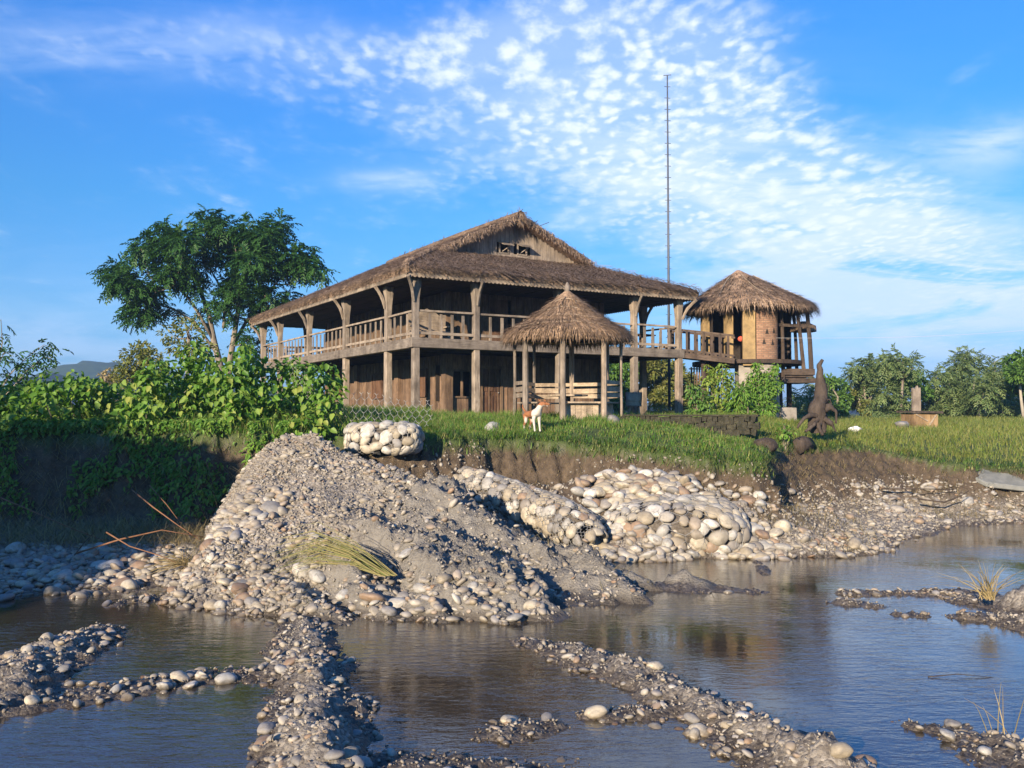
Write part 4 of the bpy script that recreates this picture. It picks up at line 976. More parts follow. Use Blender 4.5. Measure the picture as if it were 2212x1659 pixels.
def sprays(S, rng, n, c, r, L, leaf, droop=.3, k=6, flat=.0, inner=.35):
    """compound leaves: each a rachis with paired narrow leaflets."""
    p, d = ball(rng, n, c, r, inner)
    ax = norm(d * np.array([1, 1, .55]) + np.array([0, 0, .15 - droop]) + rng.normal(0, .35, (n, 3))); Ls = L * (.7 + .6 * rng.random(n))
    up = norm(np.array([[0, 0, 1.0]]) + rng.normal(0, .25, (n, 3))); sd_ = norm(np.cross(ax, up)); up = np.cross(sd_, ax)
    P, A, N = [], [], []
    for j in range(k):
        f = (j + .6) / k; base = p + ax * (Ls * f)[:, None] - np.array([0, 0, 1.0]) * (Ls * droop * f * f)[:, None]
        for s_ in (-1, 1):
            P.append(base); A.append(norm(ax * .65 + sd_ * s_ * (1.05 - .5 * f) - np.array([0, 0, .25]) + rng.normal(0, .12, (n, 3)))); N.append(up)
    P, A, N = np.concatenate(P), np.concatenate(A), np.concatenate(N); m = len(P)
    leafsoup(S, P, A, N, leaf * (.7 + .6 * rng.random(m)), leaf * .36 * (.8 + .5 * rng.random(m)), .1)

def shrub(name, label, base, clumps, nleaf, mat, rng, leaf=(.13, .24), group=None, cat='shrub', stems=5, wide=.72):
    """clumps: world (x,y,z,rx,rz)."""
    o = empty(name, base); tag(o, label, cat, group); S = Soup(); b = np.array(base)
    for (x, y, z, rx, rz) in clumps:
        n = int(nleaf * rx * rz * 4); p, d = ball(rng, n, (x, y, z), (rx, rx * .8, rz), .3)
        out = norm(d * np.array([1, 1, .3]) + np.array([0, 0, -.55]) + rng.normal(0, .4, (n, 3)))
        nr = norm(d * .6 + np.array([0, -.15, .9]) + rng.normal(0, .3, (n, 3))); nr = nr - out * (nr * out).sum(1, keepdims=True)
        L = leaf[0] + (leaf[1] - leaf[0]) * rng.random(n); leafsoup(S, p - b, out, norm(nr), L, L * wide, .18)
    S.build('foliage', mat, o)
    m = MB()
    for k in range(stems):
        c = clumps[k % len(clumps)]; a = Vector((random.uniform(-.12, .12), random.uniform(-.1, .1), -.1)); e = Vector((c[0], c[1], c[2])) - Vector(base) + Vector((random.uniform(-.1, .1), 0, c[4] * .4))
        m.tube([a, a.lerp(e, .5) + Vector((random.uniform(-.1, .1), 0, .1)), e], [.022, .016, .007], 5)
    m.build('stems', M['bark'], o); return o

def tree(name, label, base, trunks, clumps, mat, rng, kind='spray', dens=1.0, leaf=.12, L=.5, group=None, bark='bark', cat='tree', tr=.12, droop=.3, k=6):
    """trunks: lists of world points; clumps: (x,y,z,r)."""
    o = empty(name, base); tag(o, label, cat, group); B = Vector(base); tm = MB(); tips = []
    for path, r0 in trunks:
        pts = [Vector(p) - B for p in path]; n = len(pts); tm.tube(pts, [r0 * (1 - .6 * i / (n - 1)) for i in range(n)], 8, wob=.05)
        for i in range(1, n): tips.append((pts[i], r0 * (1 - .6 * i / (n - 1))))
        for i in range(n - 1): tips.append((pts[i].lerp(pts[i + 1], .5), r0 * .7))
    tips = tips or [(Vector((0, 0, 0)), .1)]
    lm = tm; S = Soup(); b = np.array(base)
    for (x, y, z, r) in clumps:
        c = Vector((x, y, z)) - B
        st_, rr = min(tips, key=lambda q: (q[0] - c).length + (2.0 if q[0].z > c.z - .1 else 0)); mid = st_.lerp(c, .5) + Vector((random.uniform(-.15, .15), random.uniform(-.15, .15), -.12 * (c - st_).length))
        r1 = min(rr * .55, .05 + .01 * (c - st_).length); lm.tube([st_, mid, c], [r1, r1 * .6, r1 * .25], 5)
        n = max(4, int(dens * 52 * r * r))
        if kind == 'spray': sprays(S, rng, n, np.array(c), (r, r, r * .75), L, leaf, droop, k)
        else:
            n = int(n * 7); p, d = ball(rng, n, c, (r, r, r * .8), .2); ax = norm(d + rng.normal(0, .6, (n, 3)) + np.array([0, 0, -.2])); nr = norm(np.array([[0, 0, 1.0]]) + rng.normal(0, .5, (n, 3)))
            leafsoup(S, p, ax, nr, leaf * (.7 + .7 * rng.random(n)), leaf * .5 * (.8 + .5 * rng.random(n)), .15)
    lm.build('trunk', M[bark], o, True); S.build('crown', mat, o); return o

rng = np.random.default_rng(21)
# big pinnate tree left of the house
def c5(x, y): return x * .35, 442.4 + y * .35
TY = 50.0
CL5 = [(700, 400, 70), (740, 470, 80), (830, 500, 90), (920, 550, 80), (880, 640, 85), (830, 690, 55), (900, 240, 75), (870, 270, 50), (1010, 120, 50), (1000, 200, 80), (950, 330, 70), (1060, 280, 95), (1130, 200, 90), (1290, 60, 55), (1280, 150, 105), (1400, 140, 100), (1340, 280, 115), (1480, 220, 105), (1560, 150, 90), (1720, 120, 75), (1650, 180, 80), (1680, 260, 95), (1580, 320, 105), (1500, 420, 80), (1700, 380, 95), (1800, 330, 85), (1880, 370, 85), (1950, 400, 55), (1900, 290, 45), (1450, 520, 85), (1560, 530, 90), (1680, 560, 85), (1780, 560, 55), (1600, 600, 70), (1400, 600, 60), (1180, 480, 75), (1050, 440, 85), (1060, 640, 45), (1330, 600, 50), (1280, 700, 45), (1550, 820, 60), (1440, 690, 50), (1100, 380, 80), (1230, 380, 80), (760, 380, 60), (1620, 700, 50), (1590, 880, 55)]
cl = []
for (x, y, r) in CL5:
    X_, Y_ = c5(x, y); r_ = r * .35 / F * TY; yy = TY + random.uniform(-1.8, 1.8); p = at(X_, Y_, yy); cl.append((p.x, p.y, p.z, r_ * .88))
    if r > 75 and random.random() < .3: q = at(X_ + random.uniform(-10, 10), Y_ + random.uniform(-8, 8), yy + random.choice((-1, 1)) * 1.8); cl.append((q.x, q.y, q.z, r_ * .8))
def tp(*pts): return [at(*c5(x, y), TY + dz) for x, y, dz in pts]
bs = at(*c5(1390, 1150), TY); bs.z = hz(bs.x, bs.y)
tree('pinnate_tree', 'tall dark green feathery leaved tree with open spreading crown left of the house', bs,
     [([bs, *tp((1360, 1000, 0), (1320, 840, .2), (1290, 680, .3), (1240, 540, .4), (1180, 360, .5))], .22), ([bs, *tp((1420, 960, 0), (1450, 780, -.2), (1470, 640, -.3), (1470, 450, -.2), (1460, 300, 0))], .2),
      (tp((1430, 880, 0), (1520, 720, .3), (1640, 560, .6), (1760, 420, .8)), .11), (tp((1320, 840, .2), (1220, 660, -.3), (1150, 560, -.6), (1080, 500, -.7), (900, 560, -.8)), .10), (tp((1360, 950, .2), (1200, 720, .6), (1060, 640, .6), (930, 600, .6)), .09), (tp((1380, 760, 0), (1390, 560, .5), (1300, 400, .8)), .1)],
     cl, M['tree'], rng, dens=3.0, leaf=.23, L=.65, droop=.35)
# small olive tree in front of its trunk, pale rounded tree and a bamboo spray
def ctree(name, label, pts, Y, mat, basex, kind='leaf', dens=1.0, leaf=.14, L=.4, grp=None, bark='bark', lean=0, tr=.1, conv=c5, cat='tree', dd=.8, nt=1, k=6):
    s_ = {c5: .35}.get(conv, .25) / F * Y if conv in (c5, c6) else Y / F
    bx = at(*conv(basex, 100), Y); b = Vector((bx.x, Y, hz(bx.x, Y))); cl_ = []
    for (x, y, r) in pts:
        p = at(*conv(x, y), Y + random.uniform(-dd, dd)); cl_.append((p.x, p.y, p.z, r * s_))
    topc = max(cl_, key=lambda q: q[2]); cx_ = sum(q[0] for q in cl_) / len(cl_); cz_ = sum(q[2] for q in cl_) / len(cl_); tk = []
    for j in range(nt):
        ox = (j - (nt - 1) / 2) * .5; tk.append(([b + Vector((ox * .3, 0, -.1)), Vector((b.x * .6 + cx_ * .4 + ox, Y, b.z * .55 + cz_ * .45)), Vector((cx_ + ox * 1.6, Y, cz_)), Vector((topc[0] * .7 + cx_ * .3 + ox * 1.6, topc[1], topc[2] * .75 + cz_ * .25))], tr))
    return tree(name, label, b, tk, cl_, mat, rng, kind, dens, leaf, L, grp, bark, cat, k=k)
def c6(x, y): return 1659 + .25 * x, 700.4 + .25 * y
def cD(x, y): return x, y
ctree('olive_tree', 'small yellow olive leaved tree below the crown of the tall dark tree', [(1050, 800, 70), (1130, 740, 60), (1190, 800, 70), (1090, 880, 70), (1240, 880, 60), (1160, 900, 70), (1290, 900, 60), (1210, 720, 40)], 31, M['olive'], 1160, dens=2.2, leaf=.13)
ctree('round_tree', 'pale yellow green rounded tree beside the hazy hill', [(880, 890, 60), (830, 930, 80), (920, 940, 80), (790, 1000, 80), (870, 1010, 100), (960, 1000, 70), (760, 1060, 70), (880, 1080, 90), (980, 1060, 60), (740, 1100, 50)], 42, M['olive'], 870, dens=1.6, leaf=.17)
ctree('small_tree', 'tan seeded small tree left of the pale rounded tree', [(640, 1060, 35), (680, 1040, 40), (650, 1100, 40), (700, 1090, 40)], 44, M['dry'], 660, dens=2.5, leaf=.14)
bb = Vector((at(-20, 890, 30).x, 30, 2.6)); bo = empty('bamboo', bb); tag(bo, 'arching bamboo culms with fine drooping leaves at the left edge of the photo', 'bamboo'); S = Soup(); m = MB()
for path in ([(-20, 880), (20, 810), (60, 770), (95, 745), (125, 755)], [(-30, 880), (-5, 800), (5, 740), (2, 690)], [(-25, 880), (-10, 800), (10, 760), (30, 770)], [(-10, 880), (60, 800), (95, 770), (110, 775)]):
    pts = [at(x, y, 30 + random.uniform(-.3, .3)) - bb for x, y in path]; m.tube(pts, [.03, .022, .015, .01, .005][:len(pts)], 5)
    for a_, b_ in zip(pts[:-1], pts[1:]):
        for q in range(3): sprays(S, rng, 3, np.array(a_.lerp(b_, (q + .5) / 3)), (.22, .22, .22), .35, .16, .5, 4)
m.build('culms', M['bark'], bo); S.build('foliage', M['tree'], bo)
# trees along the right
RT = [('feather', 'bark', 'low', [(300, 640, 80), (380, 520, 60), (440, 620, 80), (360, 720, 90), (300, 780, 80)], 'small feathery bush tree just right of the tower balcony'),
      ('feather_g', 'bark', '', [(520, 500, 70), (600, 540, 90), (560, 640, 90), (640, 650, 80), (500, 720, 90), (620, 750, 80)], 'bright green bushy tree behind the upright driftwood stump'),
      ('feather', 'bark', '', [(740, 400, 60), (800, 370, 80), (880, 340, 80), (950, 330, 70), (820, 450, 100), (930, 450, 100), (770, 520, 80)], 'broad feathery acacia crown on the left of the tall pair beyond the field'),
      ('feather', 'bark', '', [(1010, 330, 70), (1080, 270, 55), (1090, 340, 80), (1180, 320, 75), (1240, 300, 40), (1260, 360, 50), (1060, 430, 100), (1160, 420, 90)], 'taller feathery acacia with a spiky top left of the flat roofed box'),
      ('feather_g', 'bark', '', [(1200, 470, 80), (1280, 460, 60), (1130, 520, 90), (1250, 560, 80), (1340, 520, 60), (1360, 600, 60)], 'fresh green tree right behind the broad plank post'),
      ('olive', 'pale_bark', '', [(840, 560, 80), (800, 620, 80), (900, 620, 80), (760, 680, 70), (860, 720, 80), (700, 600, 60)], 'yellowish small tree with pale stem left of the flat roofed box'),
      ('feather', 'bark', 'low', [(1000, 580, 90), (1080, 640, 90), (980, 690, 90), (1120, 730, 80), (1040, 770, 80), (1180, 660, 80)], 'dark low tree in shadow left of the flat roofed box'),
      ('feather', 'pale_bark', '', [(1450, 450, 60), (1520, 440, 80), (1480, 540, 90), (1560, 560, 90), (1450, 650, 80), (1530, 700, 80)], 'feathery tree first to the right of the flat roofed box'),
      ('feather', 'pale_bark', '', [(1640, 360, 80), (1650, 270, 45), (1720, 260, 60), (1790, 280, 55), (1740, 350, 80), (1650, 440, 90), (1740, 450, 90), (1680, 540, 90)], 'tallest grey green acacia on the right with forked pale trunk'),
      ('feather', 'pale_bark', '', [(1850, 430, 80), (1830, 520, 80), (1910, 520, 80), (1860, 600, 90), (1780, 620, 80), (1800, 700, 70)], 'mid height feathery tree with bare pale trunk at the field edge'),
      ('feather', 'pale_bark', '', [(1960, 360, 60), (2000, 300, 40), (2020, 390, 80), (1980, 470, 80), (2060, 480, 90), (2000, 580, 80), (2090, 590, 80)], 'slender tree second from the right edge'),
      ('feather_g', 'pale_bark', '', [(2120, 330, 80), (2200, 290, 80), (2160, 420, 100), (2240, 400, 90), (2150, 520, 100), (2230, 540, 100), (2290, 350, 90), (2300, 500, 90)], 'tall green tree cut by the right edge'),
      ('feather', 'bark', 'low', [(1600, 700, 80), (1700, 720, 80), (1950, 720, 80), (1850, 750, 70), (2080, 720, 80), (2200, 720, 80)], 'dense dark scrub between the pale trunks on the right')]
for i, (mt, bk, kd, pts, lab) in enumerate(RT):
    Yt = 52 + (i * 37 % 11); bx = sum(p[0] for p in pts) / len(pts)
    ctree('acacia_tree' if kd != 'low' else 'scrub_tree', lab, pts, Yt, M[mt], bx, 'spray' if mt == 'feather' else 'leaf', 3.2 if mt == 'feather' else 3.0, .2 if mt == 'feather' else .22, .55, 'trees beyond the field', bk, conv=c6, dd=1.6, nt=2 if bk == 'pale_bark' else 1, tr=.10, k=5)
for i, (pts, lab) in enumerate([([(1500, 690, 80), (1400, 720, 80), (1330, 700, 80), (1250, 720, 80), (1420, 620, 60)], 'grey green scrub right behind the flat roofed box'), ([(220, 740, 90), (330, 760, 80), (430, 770, 80), (250, 660, 60)], 'low grey green scrub under the tower balcony'), ([(1900, 640, 80), (2000, 680, 80), (2100, 660, 80), (2200, 680, 80), (2280, 640, 90)], 'pale scrub filling the line near the right edge'), ([(1590, 620, 80), (1680, 640, 80), (1760, 560, 80), (1780, 700, 80)], 'pale feathery scrub around the forked trunk')]):
    ctree('scrub_tree', lab, pts, 58 + i, M['feather'], pts[1][0], 'spray', 3.0, .22, .55, 'trees beyond the field', conv=c6, dd=1.2, tr=.06, k=4)
# trees glimpsed below the raised floor
for i, (pts, lab) in enumerate([([(1325, 800, 26), (1345, 830, 28), (1360, 800, 24), (1340, 865, 26)], 'green tree seen under the house floor left of the right hand posts'), ([(1395, 800, 28), (1420, 790, 24), (1405, 835, 30), (1440, 820, 26), (1430, 860, 26)], 'yellow green tree seen under the house floor beside the mast'), ([(1455, 800, 24), (1480, 830, 30), (1470, 865, 26), (1500, 860, 30)], 'dark tree seen under the walkway')]):
    ctree('distant_tree', lab, pts, 62 + 3 * i, M['feather_g' if i == 0 else 'olive'], pts[0][0], 'leaf', 2.6, .28, conv=cD, grp='trees behind the house', dd=1.0)
for i, (pts, lab) in enumerate([([(30, 845, 40), (90, 855, 40), (150, 850, 38), (60, 870, 50)], 'dark hedge tree behind the leftmost shrubs'), ([(200, 850, 36), (250, 860, 36), (300, 850, 30)], 'green bush behind the shrubs below the pale rounded tree'), ([(350, 860, 34), (400, 850, 38), (440, 845, 40), (390, 885, 34)], 'dark bush behind the shrubs under the olive tree'), ([(490, 850, 40), (545, 855, 38), (590, 860, 34), (530, 885, 34)], 'dark bush behind the tallest shrubs by the far veranda posts'), ([(630, 865, 32), (670, 868, 32), (705, 872, 28), (650, 890, 30)], 'dark bush behind the end shrubs under the veranda')]):
    ctree('distant_tree', lab, pts, 34 + i if i < 2 else 25, M['tree' if i == 0 else 'shrub'], pts[1][0], 'leaf', 1.6, .2, conv=cD, grp='trees behind the shrubs', dd=.8)

# broad leaved shrubs along the left bank
SH = [(-60, 838, 66), (30, 832, 62), (105, 826, 60), (175, 822, 52), (248, 836, 50), (318, 810, 58), (378, 782, 58), (440, 752, 60), (515, 752, 52), (572, 785, 52), (634, 780, 54), (698, 798, 44)]
HOW = ['shaded broad leaved shrub cut by the left edge', 'dark shaded broad leaved shrub second from the left edge', 'dull green shrub under the bamboo', 'low shrub with one sprig below the hazy hill', 'broad leaved shrub in the dip right of the hill', 'yellow leaved shrub left of the gravel heap', 'leafy shrub above the dark bank left of the heap peak', 'tallest bright green shrub below the olive tree', 'tall bright green shrub just left of the far veranda corner', 'shrub with yellow lower leaves above the heap peak', 'bright shrub below the left veranda railing', 'end shrub nearest the house and the wire netting']
for i, ((x, ty, hwid), lab) in enumerate(zip(SH, HOW)):
    Y = 21.3 + .5 * math.sin(i * 2.1); p = at(x, 893, Y); z0 = hz(p.x, Y); base = (p.x, Y, z0); k = Y / F; cs = []; zt = EYE + (893 - ty) * k
    hwd = hwid * k; zb = z0 - .15
    nlev = max(2, round((zt - zb) / .42))
    for lv in range(nlev):
        zc = zb + .2 + (zt - zb - .35) * lv / (nlev - 1)
        for q in range(3):
            cs.append((p.x + random.uniform(-.8, .8) * hwd * (1.0 - .35 * lv / nlev), Y - .45 + random.uniform(-.45, .5) + .35 * lv / nlev, zc + random.uniform(-.12, .08), hwd * random.uniform(.42, .6), random.uniform(.28, .38)))
    shrub('broad_leaved_shrub', lab, base, cs, 105, M['shrub'], rng, (.10, .21), 'broad leaved shrubs on the left bank')
    # yellowing lower leaves belong to the same plants
    o = [c_ for c_ in col.objects if c_.get('label') == lab][0]
    if i >= 4:
        S = Soup(); n = 22; pz = np.stack([p.x + rng.normal(0, .35, n) * hwd * 1.6, Y - .70 - .25 * rng.random(n), zb + .1 + 1.2 * rng.random(n) ** 1.3], 1); out = norm(np.stack([rng.normal(0, .5, n), -.5 * np.ones(n), -.7 * np.ones(n)], 1)); nr = norm(np.stack([rng.normal(-.2, .3, n), -.8 * np.ones(n), .5 * np.ones(n)], 1))
        L = .10 + .09 * rng.random(n); leafsoup(S, pz - np.array(base), out, nr, L, L * .75, .15); S.build('yellow_leaves', M['shrub_y'], o)
# bushes round the tower foot
def c3(x, y): return 1400.9 + .2311 * x, 560.3 + .2311 * y
def bush(label, pts, Y, mat, leaf, n, name='leafy_bush', wide=.5, grp='bushes in front of the tower'):
    k = Y / F * .2311; cs = []
    for (x, y, r) in pts:
        p = at(*c3(x, y), Y + random.uniform(-.3, .3)); cs.append((p.x, p.y, p.z, r * k, r * k * .9))
    bx = sum(c[0] for c in cs) / len(cs); return shrub(name, label, (bx, Y, hz(bx, Y)), cs, n, mat, rng, leaf, grp, 'bush', 6, wide)
bush('light green bush with upright leafy shoots beside the right house post', [(560, 1010, 40), (690, 1000, 45), (620, 1080, 70), (740, 1080, 70), (560, 1130, 70), (680, 1170, 90), (790, 1190, 70), (620, 1260, 90), (780, 1300, 80), (700, 1380, 110), (600, 1370, 90), (800, 1400, 80)], 33, M['shrub_y'], (.10, .2), 320)
bush('low pale bush at the foot of the right house post', [(390, 1190, 40), (440, 1230, 60), (400, 1290, 60), (500, 1320, 80), (440, 1400, 80), (540, 1400, 80)], 32, M['feather_g'], (.10, .2), 300)
bush('dark green creeper bush climbing the tower base', [(1020, 1000, 50), (1000, 1090, 80), (1080, 1130, 90), (1150, 1060, 60), (1190, 1000, 40), (960, 1200, 100), (1080, 1240, 110), (1180, 1190, 80), (1000, 1340, 110), (1120, 1380, 100), (900, 1350, 90)], 36, M['shrub'], (.09, .18), 400)
bush('grassy green bush between the two taller tower bushes', [(820, 1260, 70), (880, 1240, 70), (850, 1330, 90), (800, 1400, 90), (930, 1420, 90), (1080, 1420, 70)], 32.2, M['shrub'], (.12, .26), 380, wide=.25)
bush('small weed bush at the foot of the driftwood stump', [(1270, 1560, 50), (1250, 1620, 60), (1320, 1620, 60)], 24.6, M['shrub'], (.08, .16), 200)
bush('yellowish shrub under the house floor at the right', [(40, 1420, 70), (110, 1400, 70), (160, 1430, 50)], 33.5, M['olive'], (.06, .14), 260)

# hill in the haze
hx = np.linspace(-700, 420, 220); hy = np.linspace(560, 900, 40); HX, HY = np.meshgrid(hx, hy)
pxl = CX + HX / 620 * F
prof = np.interp(pxl, [-900, -400, 0, 60, 110, 170, 235, 300, 400, 560, 800, 1500, 2600], [60, 80, 40, 34, 70, 112, 112, 96, 84, 60, 40, 20, 10])
HZ = 1.5 + prof / F * 620 * np.clip(1 - ((HY - 640) / 150) ** 2, -.1, 1) + 3.2 * fbm(HX / 9, HY / 9, oct=3, seed=70) + 2.5 * fbm(HX / 30, HY / 30, oct=2, seed=71)
ii = np.arange(HX.size).reshape(HX.shape); q = np.stack([ii[:-1, :-1], ii[:-1, 1:], ii[1:, 1:], ii[1:, :-1]], -1).reshape(-1, 4)
tag(np_mesh('hill', np.stack([HX.ravel(), HY.ravel(), HZ.ravel()], 1), q, simple('forested_slope', [(.3, (.015, .03, .012)), (.7, (.05, .08, .03))], .12, bump=0), smooth=False), kind='structure')

# ------------------------------------------------------------------ grass
def blades(S, rng, X, Y, Z, hgt, wid, lean, down=0.0, bias=(0, 0)):
    n = len(X); a = rng.random(n) * 2 * PI; d = np.stack([np.cos(a) * lean + bias[0], np.sin(a) * lean + bias[1], np.ones(n)], 1); h = hgt[:, None]
    s_ = np.stack([-np.sin(a), np.cos(a), 0 * a], 1) * wid[:, None]; p = np.stack([X, Y, Z], 1)
    m = p + d * h * .55; t = p + d * h * np.array([1.5, 1.5, .92 - down])
    V = np.stack([p - s_, p + s_, m + s_ * .7, m - s_ * .7, t], 1).reshape(-1, 3); i = np.arange(n)[:, None] * 5
    S.add(V, i + np.array([[0, 1, 2, 3]]), i + np.array([[3, 2, 4]]))
def scatter(n, xa, xb, ya, yb):
    X = xa + (xb - xa) * rng.random(n); Y = ya + (yb - ya) * rng.random(n); h, z, d, _ = H(X, Y, True); return X, Y, h, z, d
S = Soup(); HOUSE = np.array([hw(-.3, -.3, 0)[:2], hw(LT + .3, -.3, 0)[:2], hw(LT, LS, 0)[:2], hw(0, LS, 0)[:2]])
X, Y, h, z, d = scatter(90000, -2.6, 9, 19.5, 33); u = ((X + 3.32) * math.cos(HA) + (Y - 31) * math.sin(HA)); v = (-(X + 3.32) * math.sin(HA) + (Y - 31) * math.cos(HA))
ok = (z == 4) & ~((u > .3) & (v > .3)) & (d > -.02) & (fbm(X * .55, Y * .55, seed=83) + .5 * fbm(X * 2.2, Y * 2.2, seed=84) > -.34 + .3 * rng.random(len(X))) & (rng.random(len(X)) < np.clip(1.3 - d / 9, .2, 1)); X, Y, h, d = X[ok], Y[ok], h[ok], d[ok]; pt = fbm(X * .8, Y * .8, seed=80)
blades(S, rng, X, Y, h - .01, (.05 + .16 * rng.random(len(X))) * np.clip(1 + 1.5 * pt, .35, 2) * np.where(d < .8, .8, 1.0), .004 + .007 * rng.random(len(X)), .45)
X, Y, h, z, d = scatter(90000, -9, 16, 19, 27); ok = (d > -.13) & (d < .22) & (rng.random(len(X)) < np.clip(.55 + 1.1 * fbm(X * 1.3, Y * 1.3, seed=87), .05, 1)) & (z != 2) & ((X > -2.4) | (X < -4.5)); X, Y, h = X[ok], Y[ok], h[ok]    # lip of the bank, hanging over
blades(S, rng, X, Y - .03, h + .0, .08 + .24 * rng.random(len(X)), .005 + .008 * rng.random(len(X)), .6, 1.0, (0, -.55))
X, Y, h, z, d = scatter(26000, -16, -2.6, 19.5, 30); ok = (z == 4) & (d > 0); X, Y, h = X[ok], Y[ok], h[ok]
blades(S, rng, X, Y, h - .01, .15 + .35 * rng.random(len(X)), .006 + .01 * rng.random(len(X)), .5)
SF = Soup()
X, Y, h, z, d = scatter(110000, 6.6, 40, 23.5, 60); ok = (z == 4) & (d > .1) & (rng.random(len(X)) < np.clip(1.2 - d / 30, .2, 1)); X, Y, h = X[ok], Y[ok], h[ok]
blades(SF, rng, X, Y, h - .01, (.08 + .16 * rng.random(len(X))) * (.8 + Y / 70), (.006 + .009 * rng.random(len(X))) * (.6 + Y / 50), .5)
for xa, xb, ya, yb, nt, hs in ((-2.4, 6, 20.5, 27, 170, 1.0), (6, 14, 24.5, 31, 150, 1.0), (9, 30, 30, 55, 160, 1.6), (-2.3, 5.2, 19.6, 22.6, 150, .9)):
    X, Y, h, z, d = scatter(nt, xa, xb, ya, yb); ok = (z == 4) & (d > .05)
    for x_, y_, h_ in zip(X[ok], Y[ok], h[ok]):
        n = 34; rr = .05 + .1 * random.random(); hh_ = random.uniform(.16, .36) * hs
        blades(SF if xa > 5.5 else S, rng, x_ + rng.normal(0, rr, n), y_ + rng.normal(0, rr, n), np.full(n, h_ - .02), hh_ * (.6 + .5 * rng.random(n)), .005 + .007 * rng.random(n), .55, .25)
tag(S.build('grass', M['grass']), kind='stuff')
M['meadow'] = leafmat('sunlit_meadow_grass', [(.13, .19, .035), (.19, .25, .05), (.25, .27, .075), (.30, .28, .10), (.16, .22, .04)], .35, .5)
tag(SF.build('meadow_grass', M['meadow']), kind='stuff')
S = Soup()   # dead straw, roots and debris: on the heap, below the right corner, along the right slope
X, Y, h, z, d = scatter(70000, -9, 16, 12, 27)
k1 = (z == 2) & (fbm(X * .9, Y * .9, seed=90) > .16) & (h > .05) & (rng.random(len(X)) < .35); k2 = (z == 1) & (X > 4.2) & (X < 6.4) & (d > -1.2); k3 = (z == 1) & (X > 11) & (h > .1); k4 = (z == 1) & (d > -.8) & (X > -2.2) & (rng.random(len(X)) < .6); k5 = (z == 1) & (X < -4) & (h > .25) & (rng.random(len(X)) < .8); k6 = (z == 1) & (X > 6) & (X <= 11) & (d > -2.4) & (rng.random(len(X)) < .35)
ok = k1 | k2 | k3 | k4 | k5 | k6; X, Y, h, k1 = X[ok], Y[ok], h[ok], k1[ok]
blades(S, rng, X, Y, h + .0, .08 + .2 * rng.random(len(X)), .003 + .004 * rng.random(len(X)), np.where(k1, 2.0, .9), .6, (0, -.2))
X, Y, h, z, d = scatter(9000, -14, -5.4, 17.5, 20.6); ok = (z == 1) & (h > .2) & (rng.random(len(X)) < .55); X, Y, h = X[ok], Y[ok], h[ok]; n = len(X)
blades(S, rng, X, Y - .02, h, .2 + .45 * rng.random(n), .003 + .004 * rng.random(n), 1.1, .9, (.1, -.35))
tag(S.build('dry_grass', M['dry']), kind='stuff')
S = Soup()   # weeds and creepers hanging over the dark left bank
X, Y, h, z, d = scatter(60000, -16, -4.6, 18.4, 21.6); ok = (d > -.75) & (d < .8) & (z != 2) & (rng.random(len(X)) < np.clip(.95 + d * .9, .22, .95)) & (fbm(X * 1.5, Y * 1.5, h * 1.5, seed=95) > -.12); X, Y, h = X[ok], Y[ok], h[ok]; n = len(X)
c = np.stack([X, Y - .05, h + .05 + .2 * rng.random(n)], 1); ax = norm(np.stack([rng.normal(0, .6, n), -.6 + rng.normal(0, .4, n), -.5 + rng.normal(0, .4, n)], 1)); nr = norm(np.stack([rng.normal(0, .4, n), -.5 * np.ones(n), .8 * np.ones(n)], 1)); L = .06 + .10 * rng.random(n)
leafsoup(S, c, ax, nr, L, L * .5, .2); tag(S.build('undergrowth', M['shrub']), kind='stuff')
# trees standing behind the photographer's left shoulder; their shade lies over the left bank
for i, (bx, by, pts) in enumerate([(-15.8, 6.8, [(-15.7, 6.8, 4.9, 1.6), (-16.6, 7.6, 5.3, 1.5), (-15.9, 5.8, 4.2, 1.5), (-16.8, 6.4, 3.8, 1.5), (-15.5, 8.2, 5.6, 1.3)]), (-15.8, 2.6, [(-15.6, 2.6, 4.3, 1.6), (-16.4, 3.8, 4.8, 1.5), (-15.7, 1.6, 3.6, 1.5), (-15.9, 4.4, 3.6, 1.3)]), (-16.4, -1.6, [(-16.2, -1.6, 4.2, 1.6), (-16.6, -.4, 4.9, 1.5), (-16.2, -2.6, 3.7, 1.4)]), (-13.0, 7.9, [(-12.95, 7.7, 5.1, .95), (-12.25, 7.4, 4.9, .75), (-13.7, 7.9, 5.2, 1.0), (-12.6, 8.0, 4.3, .8)]), (-20, 8.4, [(-20, 8.4, 6.4, 2.0), (-21.3, 7.6, 5.2, 1.9), (-19.2, 9.4, 5.8, 1.7), (-20.4, 9.6, 7.6, 1.5)])]):
    b = Vector((bx, by, hz(bx, by))); tree('bank_tree', ['leafy tree on the left bank nearest the stream bend', 'leafy tree on the left bank beside the photographer', 'leafy tree on the left bank behind the photographer', 'slender leafy tree on the left bank closest to the water', 'tallest leafy tree on the left bank, set back'][i], b, [([b, b + Vector((.1, 0, 2)), Vector((pts[0][0], pts[0][1], pts[0][2]))], .18)], pts, M['tree'], rng, 'leaf', 1.5, .3)
